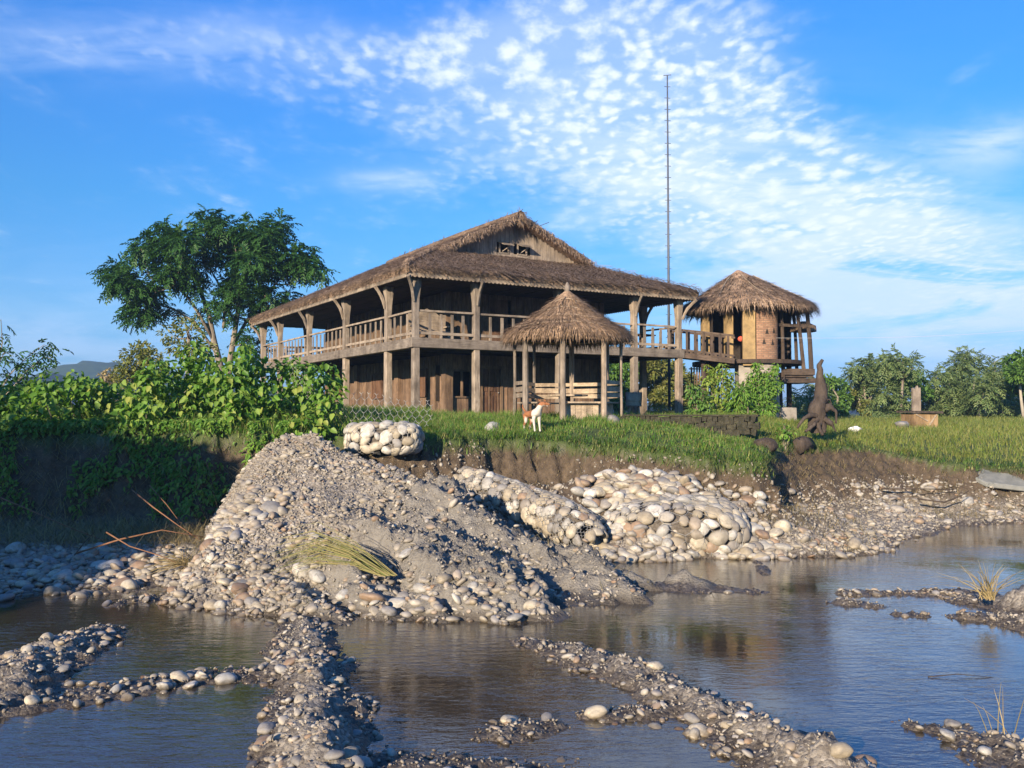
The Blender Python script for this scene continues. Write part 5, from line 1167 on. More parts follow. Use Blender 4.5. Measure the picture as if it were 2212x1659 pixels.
# ------------------------------------------------------------------ stones
def ico(sub):
    t = (1 + 5 ** .5) / 2; v = [(-1, t, 0), (1, t, 0), (-1, -t, 0), (1, -t, 0), (0, -1, t), (0, 1, t), (0, -1, -t), (0, 1, -t), (t, 0, -1), (t, 0, 1), (-t, 0, -1), (-t, 0, 1)]
    f = [(0, 11, 5), (0, 5, 1), (0, 1, 7), (0, 7, 10), (0, 10, 11), (1, 5, 9), (5, 11, 4), (11, 10, 2), (10, 7, 6), (7, 1, 8), (3, 9, 4), (3, 4, 2), (3, 2, 6), (3, 6, 8), (3, 8, 9), (4, 9, 5), (2, 4, 11), (6, 2, 10), (8, 6, 7), (9, 8, 1)]
    v = [np.array(p) / np.linalg.norm(p) for p in v]
    for _ in range(sub):
        mid = {}; nf = []
        def m(a, b):
            k = (min(a, b), max(a, b))
            if k not in mid: q = v[a] + v[b]; v.append(q / np.linalg.norm(q)); mid[k] = len(v) - 1
            return mid[k]
        for a, b, c in f: x, y, z = m(a, b), m(b, c), m(c, a); nf += [(a, x, z), (b, y, x), (c, z, y), (x, y, z)]
        f = nf
    return np.array(v), np.array(f)
I1v, I1f = ico(1); I2v, I2f = ico(2); I3v, I3f = ico(3)
def stone_shape(v, seed, amt=.24):
    r = 1 + amt * fbm(v[:, 0] * .9 + seed * 3.1, v[:, 1] * .9, v[:, 2] * .9, oct=2, seed=seed) * 1.6
    w_ = v * r[:, None]; w_[:, 2] = np.where(w_[:, 2] > 0, w_[:, 2] * .95, w_[:, 2] * .8); return w_
def quat_rot(n, rng, tilt):
    a = rng.random(n) * 2 * PI; b = rng.normal(0, tilt, n); c = rng.normal(0, tilt, n)
    ca, sa, cb, sb, cc, sc_ = np.cos(a), np.sin(a), np.cos(b), np.sin(b), np.cos(c), np.sin(c)
    Rz = np.zeros((n, 3, 3)); Rz[:, 0, 0] = ca; Rz[:, 0, 1] = -sa; Rz[:, 1, 0] = sa; Rz[:, 1, 1] = ca; Rz[:, 2, 2] = 1
    Ry = np.zeros((n, 3, 3)); Ry[:, 0, 0] = cb; Ry[:, 0, 2] = sb; Ry[:, 2, 0] = -sb; Ry[:, 2, 2] = cb; Ry[:, 1, 1] = 1
    Rx = np.zeros((n, 3, 3)); Rx[:, 1, 1] = cc; Rx[:, 1, 2] = -sc_; Rx[:, 2, 1] = sc_; Rx[:, 2, 2] = cc; Rx[:, 0, 0] = 1
    return np.matmul(Rz, np.matmul(Ry, Rx))
STCOL = [tuple(.8 * q for q in c_) for c_ in [(.34, .31, .26), (.46, .42, .34), (.25, .23, .21), (.52, .48, .41), (.38, .32, .23), (.30, .29, .29), (.58, .55, .48), (.33, .22, .14), (.42, .38, .31)]]
M['pebble'] = stonemat('river_pebbles', STCOL, 'island')
CCOL = {'cream': [(.50, .45, .35), (.60, .54, .42)], 'pale grey': [(.42, .41, .38), (.52, .51, .47)], 'grey': [(.24, .235, .23), (.33, .32, .31)], 'tan': [(.37, .32, .235), (.44, .38, .28)], 'white': [(.62, .59, .53), (.72, .69, .62)], 'rusty brown': [(.28, .19, .13), (.34, .24, .165)]}
for k in CCOL: CCOL[k] = [tuple(.80 * q for q in c_) for c_ in CCOL[k]]
for k, v in CCOL.items(): M['st_' + k] = stonemat('stone_' + k.replace(' ', '_'), v, 'object')
CN = list(CCOL)
ZN = []
P_ = []                                           # x,y,z,r,zone
def sow(n, box, rule, zone, rmed, sig, rmin=.012, rmax=.2):
    X, Y, h, z, d = scatter(n, *box); ok = rule(X, Y, h, z, d); X, Y, h = X[ok], Y[ok], h[ok]; r = np.clip(np.exp(rng.normal(math.log(rmed), sig, len(X))), rmin, rmax)
    for a in zip(X, Y, h, r): P_.append((*a, zone))
rng = np.random.default_rng(33)
patch = lambda X, Y, f, s: fbm(X * f, Y * f, seed=s)
lefth = lambda X, Y: sstep(-.9, -2.6, X + (17.5 - Y) * .3)
sow(16000, (-7.5, 2, 12, 20), lambda X, Y, h, z, d: (z == 2) & (h > .0) & (rng.random(len(X)) < np.where(lefth(X, Y) > .5, np.clip(.55 + 1.2 * patch(X, Y, .9, 61), .10, 1), .16)), 'heap', .032, .42)
sow(5200, (-7.5, .5, 12, 18), lambda X, Y, h, z, d: (z == 2) & (h > -.03) & (h < .45) & (rng.random(len(X)) < .8), 'heap foot', .048, .4)
sow(1500, (-6.6, -2.6, 14.2, 18), lambda X, Y, h, z, d: (z == 2) & (h > .35) & (h < 1.5) & (np.hypot(X + 5.0, (Y - 16.2) * 1.0) < .95), 'heap cluster', .075, .3)
sow(22000, (-7, 7, 5.5, 14.5), lambda X, Y, h, z, d: (z == 3) & (h > -.035) & (rng.random(len(X)) < np.clip(.42 + 1.1 * patch(X, Y, 1.2, 63), .08, .9)), 'bar', .022, .55, .009, .085)
sow(2600, (-7, 7, 5.5, 14.5), lambda X, Y, h, z, d: (z == 3) & (h > -.02) & (h < .2) & (rng.random(len(X)) < .5), 'bar', .042, .35, .02, .09)
sow(9000, (4.6, 15, 17.5, 26.5), lambda X, Y, h, z, d: (z == 1) & (h > -.02) & (h < .95) & (rng.random(len(X)) < np.clip(.5 + 1.3 * patch(X, Y, .6, 65), .06, 1)), 'right beach', .045, .42, .02, .2)
sow(5000, (-14, -5.4, 13, 18), lambda X, Y, h, z, d: (z == 1) & (h > -.04) & (h < .28) & (rng.random(len(X)) < .75), 'left beach', .055, .42, .02, .17)
sow(1500, (-3, 6, 15.5, 21.5), lambda X, Y, h, z, d: (z == 1) & (h > -.02) & (h < 1.2) & (rng.random(len(X)) < .45), 'bank foot', .055, .45, .02, .16)
sow(1500, (1.6, 5.4, 17.2, 20.2), lambda X, Y, h, z, d: (z == 1) & (h > -.05) & (h < 1.5) & (rng.random(len(X)) < .42), 'bank foot', .095, .3, .04, .17)
sow(1800, (-8, 9, 7, 18), lambda X, Y, h, z, d: (z == 0) & (h > -.09) & (rng.random(len(X)) < .5), 'shallows', .045, .4, .02, .11)
# loose boulders heaped above the right gabion
for _ in range(70):
    x = random.uniform(1245, 1495); y = random.uniform(1012, 1085); Y = 20.0 - (y - 1012) / 73 * 1.1; X = (x - CX) / F * Y
    if abs(x - 1370) / 130 + 0 > 1: continue
    P_.append((X, Y, max(float(hz(X, Y)), EYE - (y - 893) / F * Y - .05), random.uniform(.09, .17), 'boulder heap'))

PA = np.array([p[:4] for p in P_]); ZO = [p[4] for p in P_]
size = PA[:, 3] / PA[:, 1]; pxx = CX + PA[:, 0] / PA[:, 1] * F; pyy = CY - (PA[:, 2] - EYE) / PA[:, 1] * F
vis = (pxx > -15) & (pxx < 2227) & (pyy < 1700 - 20)
order = np.argsort(-np.where(vis, size, 0)); NBIG = 240
big = order[:NBIG]; rest = np.setdiff1d(np.arange(len(PA)), big)
SH_ = []
for k in range(7):
    v = stone_shape(I2v if k else I3v, k + 3); f = I2f if k else I3f
    me = bpy.data.meshes.new('cobble'); me.from_pydata(v.tolist(), [], f.tolist()); me.polygons.foreach_set('use_smooth', [True] * len(f)); me.update(); SH_.append(me)
MESHC = {}
def cobble_mesh(k, c):
    if (k, c) not in MESHC: me = SH_[k].copy(); me.materials.append(M['st_' + c]); MESHC[(k, c)] = me
    return MESHC[(k, c)]
def cobble(name, loc, r, c, parent=None, normal=None, flat=None, rot=None):
    o = bpy.data.objects.new(name, cobble_mesh(random.randrange(7), c)); col.objects.link(o)
    o.location = loc; o.scale = (r * random.uniform(1.05, 1.4), r * random.uniform(.85, 1.05), r * random.uniform(.6, .8))
    if normal is not None:
        q = Vector(normal).to_track_quat('Z', 'Y').to_matrix() @ Matrix.Rotation(random.uniform(0, 6.28), 3, 'Z'); o.rotation_euler = q.to_euler()
    else: o.rotation_euler = (random.gauss(0, .25), random.gauss(0, .25), random.uniform(0, 6.28))
    if parent is not None: o.parent = parent
    return o
WHERE = {'heap': 'on the dumped gravel heap', 'heap foot': 'at the waterside foot of the gravel heap', 'heap cluster': 'in the big stone patch on the gravel heap', 'bar': 'on a foreground gravel ridge in the stream', 'right beach': 'on the pebble beach at the right', 'left beach': 'on the shaded pebble beach at the left', 'bank foot': 'on the muddy slope below the eroded bank', 'shallows': 'standing in the shallow water', 'boulder heap': 'in the boulder heap above the right wire basket'}
RIDGE = lambda x, y: 'on the left foreground ridge of gravel' if 540 < x < 830 else ('on the diagonal foreground ridge at right centre' if 1100 < x < 1900 and y > 1370 else ('on the gravel bar at the left edge' if x < 420 else ('on the gravel mound at the right edge' if x > 1900 else 'on a small gravel bar in midstream')))
for i in big:
    x, y, z, r = PA[i]; zo = ZO[i]; c = random.choices(CN, [5, 4, 3, 3, 2, 1])[0]
    o = cobble('cobble', (x, y, z + r * .12), r, c); wh = RIDGE(pxx[i], pyy[i]) if zo == 'bar' else WHERE[zo]
    tag(o, f'smooth {c} river cobble {wh}', 'cobble', f'{c} cobbles {wh}')
S = Soup(); AR = rest
for lo in (0,):
    n = len(AR); sz = PA[AR, 3]; k7 = rng.integers(0, 7, n); RM = quat_rot(n, rng, .35)
    scl = np.stack([sz * rng.uniform(1.05, 1.45, n), sz * rng.uniform(.85, 1.05, n), sz * rng.uniform(.55, .8, n)], 1)
    pos = PA[AR, :3] + np.stack([0 * sz, 0 * sz, sz * .12], 1)
    for k in range(7):
        m_ = k7 == k; vv = stone_shape(I1v, k + 3); 
        V = np.einsum('nij,nvj->nvi', RM[m_], vv[None] * scl[m_][:, None, :]) + pos[m_][:, None, :]
        nn = m_.sum(); S.add(V.reshape(-1, 3), None, (I1f[None] + (np.arange(nn) * len(vv))[:, None, None]).reshape(-1, 3))
I0v, I0f = ico(0)
def grit(n, box, rule, rlo, rhi):
    X, Y, h, z, d = scatter(n, *box); ok = rule(X, Y, h, z, d); X, Y, h = X[ok], Y[ok], h[ok]; n = len(X); r = rlo + (rhi - rlo) * rng.random(n) ** 2; RM = quat_rot(n, rng, 1.0)
    sc3 = np.stack([r * rng.uniform(1, 1.6, n), r * rng.uniform(.8, 1.1, n), r * rng.uniform(.5, .8, n)], 1)
    V = np.einsum('nij,nvj->nvi', RM, I0v[None] * rng.uniform(.75, 1.2, (n, 12, 1)) * sc3[:, None, :]) + np.stack([X, Y, h + r * .15], 1)[:, None, :]
    return V.reshape(-1, 3), (I0f[None] + (np.arange(n) * 12)[:, None, None]).reshape(-1, 3)
G = Soup()
for a_ in ((34000, (-7.5, 2, 12, 20), lambda X, Y, h, z, d: (z == 2) & (h > 0) & (rng.random(len(X)) < .25 + .5 * lefth(X, Y)), .010, .034), (42000, (-7, 7, 5.5, 14.5), lambda X, Y, h, z, d: (z == 3) & (h > -.02), .005, .020), (14000, (4.6, 15, 17.5, 26.5), lambda X, Y, h, z, d: (z == 1) & (h > 0) & (h < 1.1), .012, .04), (6000, (-3, 6, 16, 21.5), lambda X, Y, h, z, d: (z == 1) & (h > 0), .015, .05)):
    V_, f_ = grit(*a_); G.add(V_, None, f_)
M['grit'] = stonemat('angular_gravel', [(.22, .2, .17), (.31, .285, .245), (.18, .165, .15), (.39, .36, .31), (.26, .235, .195)], 'island', .85)
tag(G.build('gravel', M['grit']), kind='stuff')
tag(S.build('pebbles', M['pebble'], smooth=True), kind='stuff')

# ------------------------------------------------------------------ wire baskets of stones
def superell(a, b, c, e):
    def f(u, v):
        s = lambda q, p: math.copysign(abs(q) ** p, q); cu, su, cv, sv = math.cos(u), math.sin(u), math.cos(v), math.sin(v)
        p = Vector((a * s(cv, e) * s(cu, e), b * s(cv, e) * s(su, e), c * s(sv, e))); n = Vector((s(cv, 2 - e) * s(cu, 2 - e) / a, s(cv, 2 - e) * s(su, 2 - e) / b, s(sv, 2 - e) / c)).normalized(); return p, n
    return f
def pack(fn, ur, vr, rlo, rhi, tries, cap=140):
    got = []
    for _ in range(tries):
        p, n = fn(random.uniform(*ur), random.uniform(*vr)); r = random.uniform(rlo, rhi)
        if all((p - q).length > .80 * (r + s_) for q, _, s_ in got): got.append((p, n, r))
        if len(got) >= cap: break
    return got
def hexnet(fn, ur, vr, nu, nv, rad, skip=0.0, lift=.05):
    m = MB(); du, dv = (ur[1] - ur[0]) / nu, (vr[1] - vr[0]) / nv
    P = lambda i, j: (lambda q: q[0] + q[1] * lift)(fn(ur[0] + du * i, vr[0] + dv * j))
    for i in range(nu):
        for j in range(nv):
            o_ = .5 if j % 2 else 0
            if random.random() < skip: continue
            a, b, c = P(i + o_, j), P(i + .25 + o_, j + .33), P(i + .25 + o_, j + .75) ; d_ = P(i + .5 + o_, j + 1.0) if j % 2 == 0 else P(i + .5 + o_, j + 1.0)
            for p, q in ((a, b), (b, c), (c, d_), (c, P(i + o_, j + 1.0))):
                m.tube([p, q], rad, 3, cap=False)
            m.tube([b, P(i + .5 + o_, j)], rad, 3, cap=False)
    return m
def gabion(label, loc, rz, fn, ur, vr, rlo, rhi, tries, net, cols=(5, 4, 1.5, 3, 2, .4), tilt=0, cap=140):
    o = empty('stone_gabion', loc, rz); o.rotation_euler = (tilt, 0, rz); tag(o, label, 'gabion', 'wire baskets of cobbles along the bank')
    got = pack(fn, ur, vr, rlo, rhi, tries, cap)
    for p, n, r in got[:98]: cobble('cobble', p - n * r * .25, r * .98, random.choices(CN, cols)[0], o, n)
    if len(got) > 98:
        S = Soup()
        for p, n, r in got[98:]:
            q = n.to_track_quat('Z', 'Y').to_matrix() @ Matrix.Rotation(random.uniform(0, 6.28), 3, 'Z'); vv = stone_shape(I2v, random.randrange(7)) * np.array([r * 1.2, r * .95, r * .7]); S.add(vv @ np.array(q).T + np.array(p - n * r * .25), None, I2f)
        tag(S.build('stone_fill', M['pebble'], o, True), kind='stuff')
    S = Soup(); m = MB(); nu, nv = 20, 10
    for j in range(nv + 1):
        for i in range(nu): m.v.append(tuple(fn(ur[0] + (ur[1] - ur[0]) * i / (nu - 1), vr[0] + (vr[1] - vr[0]) * j / nv)[0] * .86))
    m.f = [(j * nu + i, j * nu + i + 1, (j + 1) * nu + i + 1, (j + 1) * nu + i) for j in range(nv) for i in range(nu - 1)]
    m.build('packed_gravel', M['core'], o, True)
    if net: hexnet(fn, ur, vr, net[0], net[1], .0055, net[2], .03).build('wire_mesh', M['metal'], o)
    return o
M['core'] = simple('packed_mud_gravel', [(.3, (.06, .05, .04)), (.7, (.17, .145, .115))], 14, bump=.8, bdist=.03)
g1 = at(830, 952, 20.3); z1 = hz(g1.x, g1.y)
gabion('small wire basket of pale cobbles at the top of the bank', (g1.x, g1.y, 2.28), R(-4), superell(.84, .5, .34, .55), (-PI, PI), (-.9, 1.57), .085, .16, 3000, (34, 9, .25), (6, 4, .8, 2, 3, 0))
g3 = at(1450, 1140, 18.9)
gabion('large bulging wire basket of cobbles standing in the water under the bank', (g3.x + .05, g3.y - .05, .44), R(-8), superell(1.5, .95, .62, .68), (-PI, PI), (-1.0, 1.57), .095, .175, 2600, (34, 8, .2), (5, 4, 2, 3, 1, .5), tilt=R(12), cap=190)
ln2 = [(at(1000, 1030, 20.4), .33), (at(1060, 1050, 19.9), .38), (at(1130, 1080, 19.3), .42), (at(1200, 1108, 18.6), .45), (at(1255, 1140, 18.0), .46), (at(1285, 1165, 17.7), .30)]
b2 = ln2[2][0].copy()
def sausage(u, v):
    k = (v + 1) / 2 * (len(ln2) - 1); i = min(int(k), len(ln2) - 2); f = k - i; c = ln2[i][0].lerp(ln2[i + 1][0], f) - b2; r = ln2[i][1] * (1 - f) + ln2[i + 1][1] * f
    d = (ln2[i + 1][0] - ln2[i][0]).normalized(); s_ = d.cross(Vector((0, 0, 1))).normalized(); w_ = s_.cross(d)
    n = (s_ * math.cos(u) + w_ * math.sin(u)); return c + n * r - Vector((0, 0, .12)), n
gabion('long sagging wire sausage of cobbles sloping down the bank behind the gravel heap', b2, 0, sausage, (-1.2, 3.6), (-1, 1), .075, .14, 2200, (22, 44, .2), (5, 4, 2, 3, 1, .8), cap=170)
# end of the sausage: stones spilling into the shade
# netting standing open above the small basket
net = empty('wire_netting', (g1.x, g1.y + .1, 2.5)); tag(net, 'open panel of hexagonal wire netting standing over the small stone basket', 'netting')
def sheet(u, v): return Vector((-.85 + 1.9 * u, .25 + .3 * v + .08 * math.sin(5 * u), .05 + .78 * v * (1 - .25 * u) + .05 * math.sin(7 * u))), Vector((0, -1, .2))
hexnet(sheet, (0, 1), (0, 1), 11, 5, .0055, .0, 0).build('hexagonal_mesh', M['metal'], net)
n2 = empty('wire_netting', at(690, 830, 20.6)); tag(n2, 'crumpled roll of wire netting slanting over the shrubs towards the house', 'netting'); pB = Vector(n2.location)
def sheet2(u, v): p = at(625 + 125 * u, 775 + 105 * u + 60 * v * (1 - .5 * u), 20.6 + .3 * v); return p - pB + Vector((0, 0, .05 * math.sin(9 * u))), Vector((0, -1, .2))
hexnet(sheet2, (0, 1), (0, 1), 12, 4, .005, .0, 0).build('hexagonal_mesh', M['metal'], n2)

# ------------------------------------------------------------------ the dog
dp = at(1152, 930, 22.75); dp.z = hz(dp.x, dp.y); dog = empty('dog', dp, R(28)); tag(dog, 'rust brown and white dog standing on the grass at the bank edge looking right', 'dog')
def dogmat():
    t = NT('rust_and_white_coat'); v = t.coord('Object'); sp = t.n('ShaderNodeSeparateXYZ'); t.l(v, sp.inputs[0]); X, Y, Z = sp.outputs
    nz = t.math('MULTIPLY', t.math('SUBTRACT', t.noise(v, 9, 3, .6), .5), .12)
    body = t.math('MULTIPLY', t.mapr(t.math('ADD', Y, nz), -.13, -.08), t.mapr(t.math('ADD', Z, nz), .34, .40))
    hind = t.math('MULTIPLY', t.mapr(Y, .2, .24), t.mapr(t.math('ADD', Z, nz), .12, .2))
    head = t.math('MULTIPLY', t.mapr(t.math('ADD', Z, nz), .655, .685), t.mapr(Y, -.26, -.29))
    blaze = t.math('MULTIPLY', head, t.mapr(t.math('ABSOLUTE', t.math('SUBTRACT', X, t.math('ADD', t.math('MULTIPLY', Y, -.9), -.31))), .018, .03))
    f = t.math('MAXIMUM', t.math('MAXIMUM', body, hind), head, clamp=True)
    fur = t.noise(t.coord('Object', (1, 1, .4)), 60, 4, .7)
    c = t.mix(f, t.ramp(fur, [(.3, (.40, .355, .30)), (.7, (.56, .52, .46))]), t.ramp(fur, [(.3, (.20, .08, .035)), (.7, (.33, .14, .06))]))
    t.bsdf(c, .8, t.bump(fur, .4, .006), .2); return t.m
V = [((0, .27, .47), .105), ((0, .08, .455), .105), ((0, -.14, .47), .12), ((0, -.24, .53), .10), ((.015, -.30, .63), .075), ((.04, -.35, .715), .076), ((.085, -.385, .735), .070), ((.13, -.42, .715), .046), ((.185, -.455, .70), .033), ((.21, -.472, .695), .022),
     ((.075, -.17, .40), .062), ((.085, -.15, .28), .040), ((.085, -.175, .14), .026), ((.085, -.185, .05), .026), ((.09, -.215, .02), .028),
     ((-.075, -.17, .40), .062), ((-.085, -.17, .28), .040), ((-.085, -.21, .14), .026), ((-.085, -.225, .05), .026), ((-.085, -.255, .02), .028),
     ((.075, .29, .41), .075), ((.09, .24, .28), .052), ((.09, .345, .16), .028), ((.09, .325, .05), .025), ((.09, .295, .02), .028),
     ((-.075, .29, .41), .075), ((-.09, .22, .28), .052), ((-.09, .32, .16), .028), ((-.09, .30, .05), .025), ((-.09, .27, .02), .028),
     ((0, .37, .50), .04), ((0, .45, .545), .026), ((-.03, .50, .63), .022), ((-.05, .47, .70), .012), ((.14, -.41, .675), .024), ((.175, -.432, .652), .016)]
ED = [(0, 1), (1, 2), (2, 3), (3, 4), (4, 5), (5, 6), (6, 7), (7, 8), (8, 9), (2, 10), (10, 11), (11, 12), (12, 13), (13, 14), (2, 15), (15, 16), (16, 17), (17, 18), (18, 19), (0, 20), (20, 21), (21, 22), (22, 23), (23, 24), (0, 25), (25, 26), (26, 27), (27, 28), (28, 29), (0, 30), (30, 31), (31, 32), (32, 33), (6, 34), (34, 35)]
me = bpy.data.meshes.new('body'); me.from_pydata([v[0] for v in V], ED, []); bo_ = link_mesh('body', me, dogmat(), dog)
sk = bo_.modifiers.new('skin', 'SKIN'); sk.use_smooth_shade = True
for i, d in enumerate(me.skin_vertices[0].data): d.radius = (V[i][1] * .95, V[i][1] * .95); d.use_root = (i == 0)
ss = bo_.modifiers.new('sub', 'SUBSURF'); ss.levels = 2; ss.render_levels = 2
M['ear'] = simple('rust_fur', [(.3, (.26, .10, .04)), (.7, (.40, .17, .07))], 20, bump=.2); M['black'] = simple('wet_black', [(.3, (.01, .01, .01)), (.7, (.02, .02, .02))], 5, rough=.3, bump=0)
for sx, tip in ((-1, (-.035, -.30, .835)), (1, (.135, -.345, .835))):
    c = Vector((.05 + sx * .055, -.345 + sx * -.02, .775)); t_ = Vector(tip); m = MB(); a = c + Vector((-.03, -.02, 0)); b_ = c + Vector((.03, -.02, 0)); d_ = c + Vector((0, .035, -.005)); m.add([a, b_, d_, t_, (a + b_) / 2 + Vector((0, .012, .0))], [(0, 3, 4), (4, 3, 1), (1, 3, 2), (2, 3, 0)]); m.build('ear', M['ear'], dog)
for q in ((.145, -.445, .75), (.075, -.45, .755)): MB().lathe([(0, -.011), (.009, -.006), (.011, 0), (.009, .006), (0, .011)], 8, q).build('eye', M['black'], dog, True)
MB().lathe([(0, -.017), (.014, -.01), (.018, 0), (.014, .01), (0, .016)], 8, (.222, -.482, .702)).build('nose', M['black'], dog, True)

# ------------------------------------------------------------------ driftwood, box, wall, odds and ends
M['drift'] = simple('grey_brown_driftwood', [(.3, (.028, .021, .017)), (.6, (.075, .057, .044)), (.8, (.15, .12, .095))], 7, (1, 1, .35), bump=.9, bdist=.04)
sp_ = at(1772, 905, 25.5); sp_.z = hz(sp_.x, sp_.y); dw_ = empty('driftwood_stump', sp_); tag(dw_, 'upturned driftwood stump with tangled roots and one tall upright spike on the grass', 'driftwood stump')
k = 25.5 / F
def dl(x, y, dy=0): p = at(x, y, 25.5 + dy); return p - sp_
def gnarl(name, pts, rad, parent, nr=26, ns=14, amp=.35, seed=0, freq=5.0):
    P = np.array([tuple(p) for p in pts], float); tt = np.linspace(0, len(P) - 1, nr); k = np.arange(len(P)); C = np.stack([np.interp(tt, k, P[:, q]) for q in range(3)], 1); rr = np.interp(tt, k, rad)
    D = norm(np.gradient(C, axis=0)); ref = np.array([.3, 1, .1]); U = norm(np.cross(D, ref)); W_ = np.cross(D, U); th = np.linspace(0, 2 * PI, ns, endpoint=False)
    V = C[:, None] + rr[:, None, None] * (np.cos(th)[None, :, None] * U[:, None] + np.sin(th)[None, :, None] * W_[:, None]); N = norm(V - C[:, None])
    nz = fbm(V[..., 0] * freq, V[..., 1] * freq, V[..., 2] * freq * .6, oct=4, seed=seed); V = V + N * (nz * amp * (rr[:, None] + .02) * 1.6)[..., None]
    ix = np.arange(nr * ns).reshape(nr, ns); q = np.stack([ix[:-1], np.roll(ix[:-1], -1, 1), np.roll(ix[1:], -1, 1), ix[1:]], -1).reshape(-1, 4)
    return np_mesh(name, V.reshape(-1, 3), [q, ix[-1:][:, ::1]], M['drift'], parent, True)
gnarl('spike', [dl(1770, 935), dl(1768, 905), dl(1764, 885), dl(1772, 862), dl(1774, 840), dl(1771, 815), dl(1772, 800), dl(1769, 790), dl(1777, 777)], [.22, .27, .25, .21, .13, .08, .065, .055, .035], dw_, 34, 14, .5, 3, 3.5)
for q_, (a, r0) in enumerate([([(1770, 900, -.1), (1752, 896, -.3), (1735, 905, -.4), (1722, 925, -.4)], .13), ([(1775, 885, -.1), (1795, 878, -.2), (1806, 890, -.2), (1806, 915, -.2)], .17), ([(1768, 905, -.2), (1758, 918, -.4), (1740, 932, -.5)], .10), ([(1780, 905, -.2), (1798, 915, -.3), (1806, 932, -.3)], .13), ([(1778, 868, 0), (1792, 862, -.1), (1797, 874, -.1)], .07), ([(1768, 915, -.3), (1772, 928, -.4), (1778, 940, -.5)], .12), ([(1784, 850, 0), (1790, 838, 0), (1788, 828, 0)], .035)]):
    gnarl('root', [dl(*p) for p in a], np.linspace(r0 * .7, r0 * .25, len(a)), dw_, 14, 9, .55, 10 + q_, 6)
cs_ = at(1733, 912, 24.9); cs_.z = hz(cs_.x, cs_.y); so_ = empty('log_stump', cs_, .3); tag(so_, 'low weathered sawn log lying beside the upright driftwood stump', 'log')
MB().tube([(-.28, -.1, .12), (0, 0, .2), (.3, .15, .16)], [.2, .22, .19], 11, wob=.12).build('trunk_piece', M['drift'], so_, True)
# flat roofed plank box and the post behind it
bxp = at(1986, 910, 38); bxp.z = hz(bxp.x, bxp.y); kx = 38 / F; bo2 = empty('plank_box', bxp, R(12)); tag(bo2, 'small square tan plank box with a flat overhanging slab roof standing in the grass', 'box')
m = MB()
for q in range(6): m.box((-.45 + q * .18, -.42, .30), (.172, .04, .66), jit=.004)
for q in range(5): m.box((-.53, -.36 + q * .18, .30), (.04, .172, .66), jit=.004); m.box((.53, -.36 + q * .18, .30), (.04, .172, .66), jit=.004)
m.build('plank_wall', M['boxwood'] if 'boxwood' in M else wood('tan_box_plank', (.2, .145, .085), (.36, .27, .165), 'z'), bo2)
m = MB(); m.beam((-.5, -.46, .58), (.05, -.46, .3), .05, .05); m.beam((.1, -.46, .1), (.5, -.46, .62), .05, .05); m.build('brace', M['pale'], bo2)
MB().box((0, -.02, .68), (1.4, 1.15, .09), (0, R(1), 0), jit=.015).build('slab_roof', M['drift'], bo2)
pp = at(1981, 905, 39.4); pp.z = hz(pp.x, pp.y); po = empty('plank_post', pp, R(10)); tag(po, 'broad weathered plank post with a notched top behind the flat roofed box', 'post')
MB().prism([(-.18, -.1), (.2, -.1), (.19, 1.72), (.09, 1.66), (.06, 1.8), (-.06, 1.62), (-.17, 1.7)], (1, 0, 0), (0, 0, 1), (0, 0, 0), (0, .12, 0)).build('plank', M['gable'], po)
br = at(1950, 905, 37); cb_ = cobble('boulder', (br.x, br.y, hz(br.x, br.y) + .15), .3, 'grey'); tag(cb_, 'grey boulder leaning beside the flat roofed box', 'boulder')
rp = at(1846, 905, 33); rv = I2v * (1 + .55 * fbm(I2v[:, 0] * 2.2, I2v[:, 1] * 2.2, I2v[:, 2] * 2.2, oct=3, seed=77))[:, None] * np.array([.24, .16, .11]) + np.array([rp.x, rp.y, hz(rp.x, rp.y) + .12])
tag(np_mesh('cloth_rag', rv, I2f, simple('white_cloth', [(.3, (.6, .6, .6)), (.7, (.7, .7, .7))], 5, bump=0)), 'crumpled white rag lying on the grass right of the driftwood stump', 'rag')
# low mossy stone wall
M['moss'] = simple('dark_mossy_stone', [(.3, (.018, .02, .012)), (.55, (.05, .045, .03)), (.75, (.09, .085, .05))], 9, bump=1, bdist=.05)
wa, wb_ = at(1348, 905, 25.6), at(1640, 905, 24.2); Lw2 = (wb_ - wa).length; wl_ = empty('stone_wall', (wa.x, wa.y, 0)); tag(wl_, 'low dark mossy stone wall along the lawn edge in front of the tower', 'wall'); m = MB(); d_ = (wb_ - wa).normalized(); ang = math.atan2(d_.y, d_.x)
nst = 26
for r_ in range(3):
    for q in range(nst):
        f = (q + (.5 if r_ % 2 else 0)) / nst; c = d_ * (Lw2 * f); zt_ = 2.78 - .03 * math.sin(q)
        m.box((c.x, c.y, zt_ - .09 - r_ * .17), (Lw2 / nst * 1.02, .32 + random.uniform(-.05, .05), .175), (random.uniform(-.04, .04), random.uniform(-.04, .04), ang + random.uniform(-.06, .06)), jit=.025)
m.build('stonework', M['moss'], wl_)
MB().box((d_.x * Lw2 / 2, d_.y * Lw2 / 2, 2.80), (Lw2, .40, .05), (0, 0, ang), jit=.01).build('coping', M['moss'], wl_)
st0 = at(1325, 925, 24.6); cb_ = cobble('boulder', (st0.x, st0.y, hz(st0.x, st0.y) + .06), .22, 'grey'); tag(cb_, 'flat grey rock in the grass at the left end of the low mossy wall', 'boulder')
b1 = at(1655, 962, 22.5); cb_ = cobble('boulder', (b1.x, b1.y, b1.z), .27, 'rusty brown'); cb_.scale = (.2, .26, .26); cb_.data = cb_.data.copy(); cb_.data.materials[0] = M['drift']; tag(cb_, 'brownish round boulder lodged at the gap in the grass bank', 'boulder')
b3 = at(1062, 935, 23); cb_ = cobble('boulder', (b3.x, b3.y, hz(b3.x, b3.y)), .2, 'pale grey'); tag(cb_, 'flat pale stone lying in the lawn left of the dog', 'boulder')
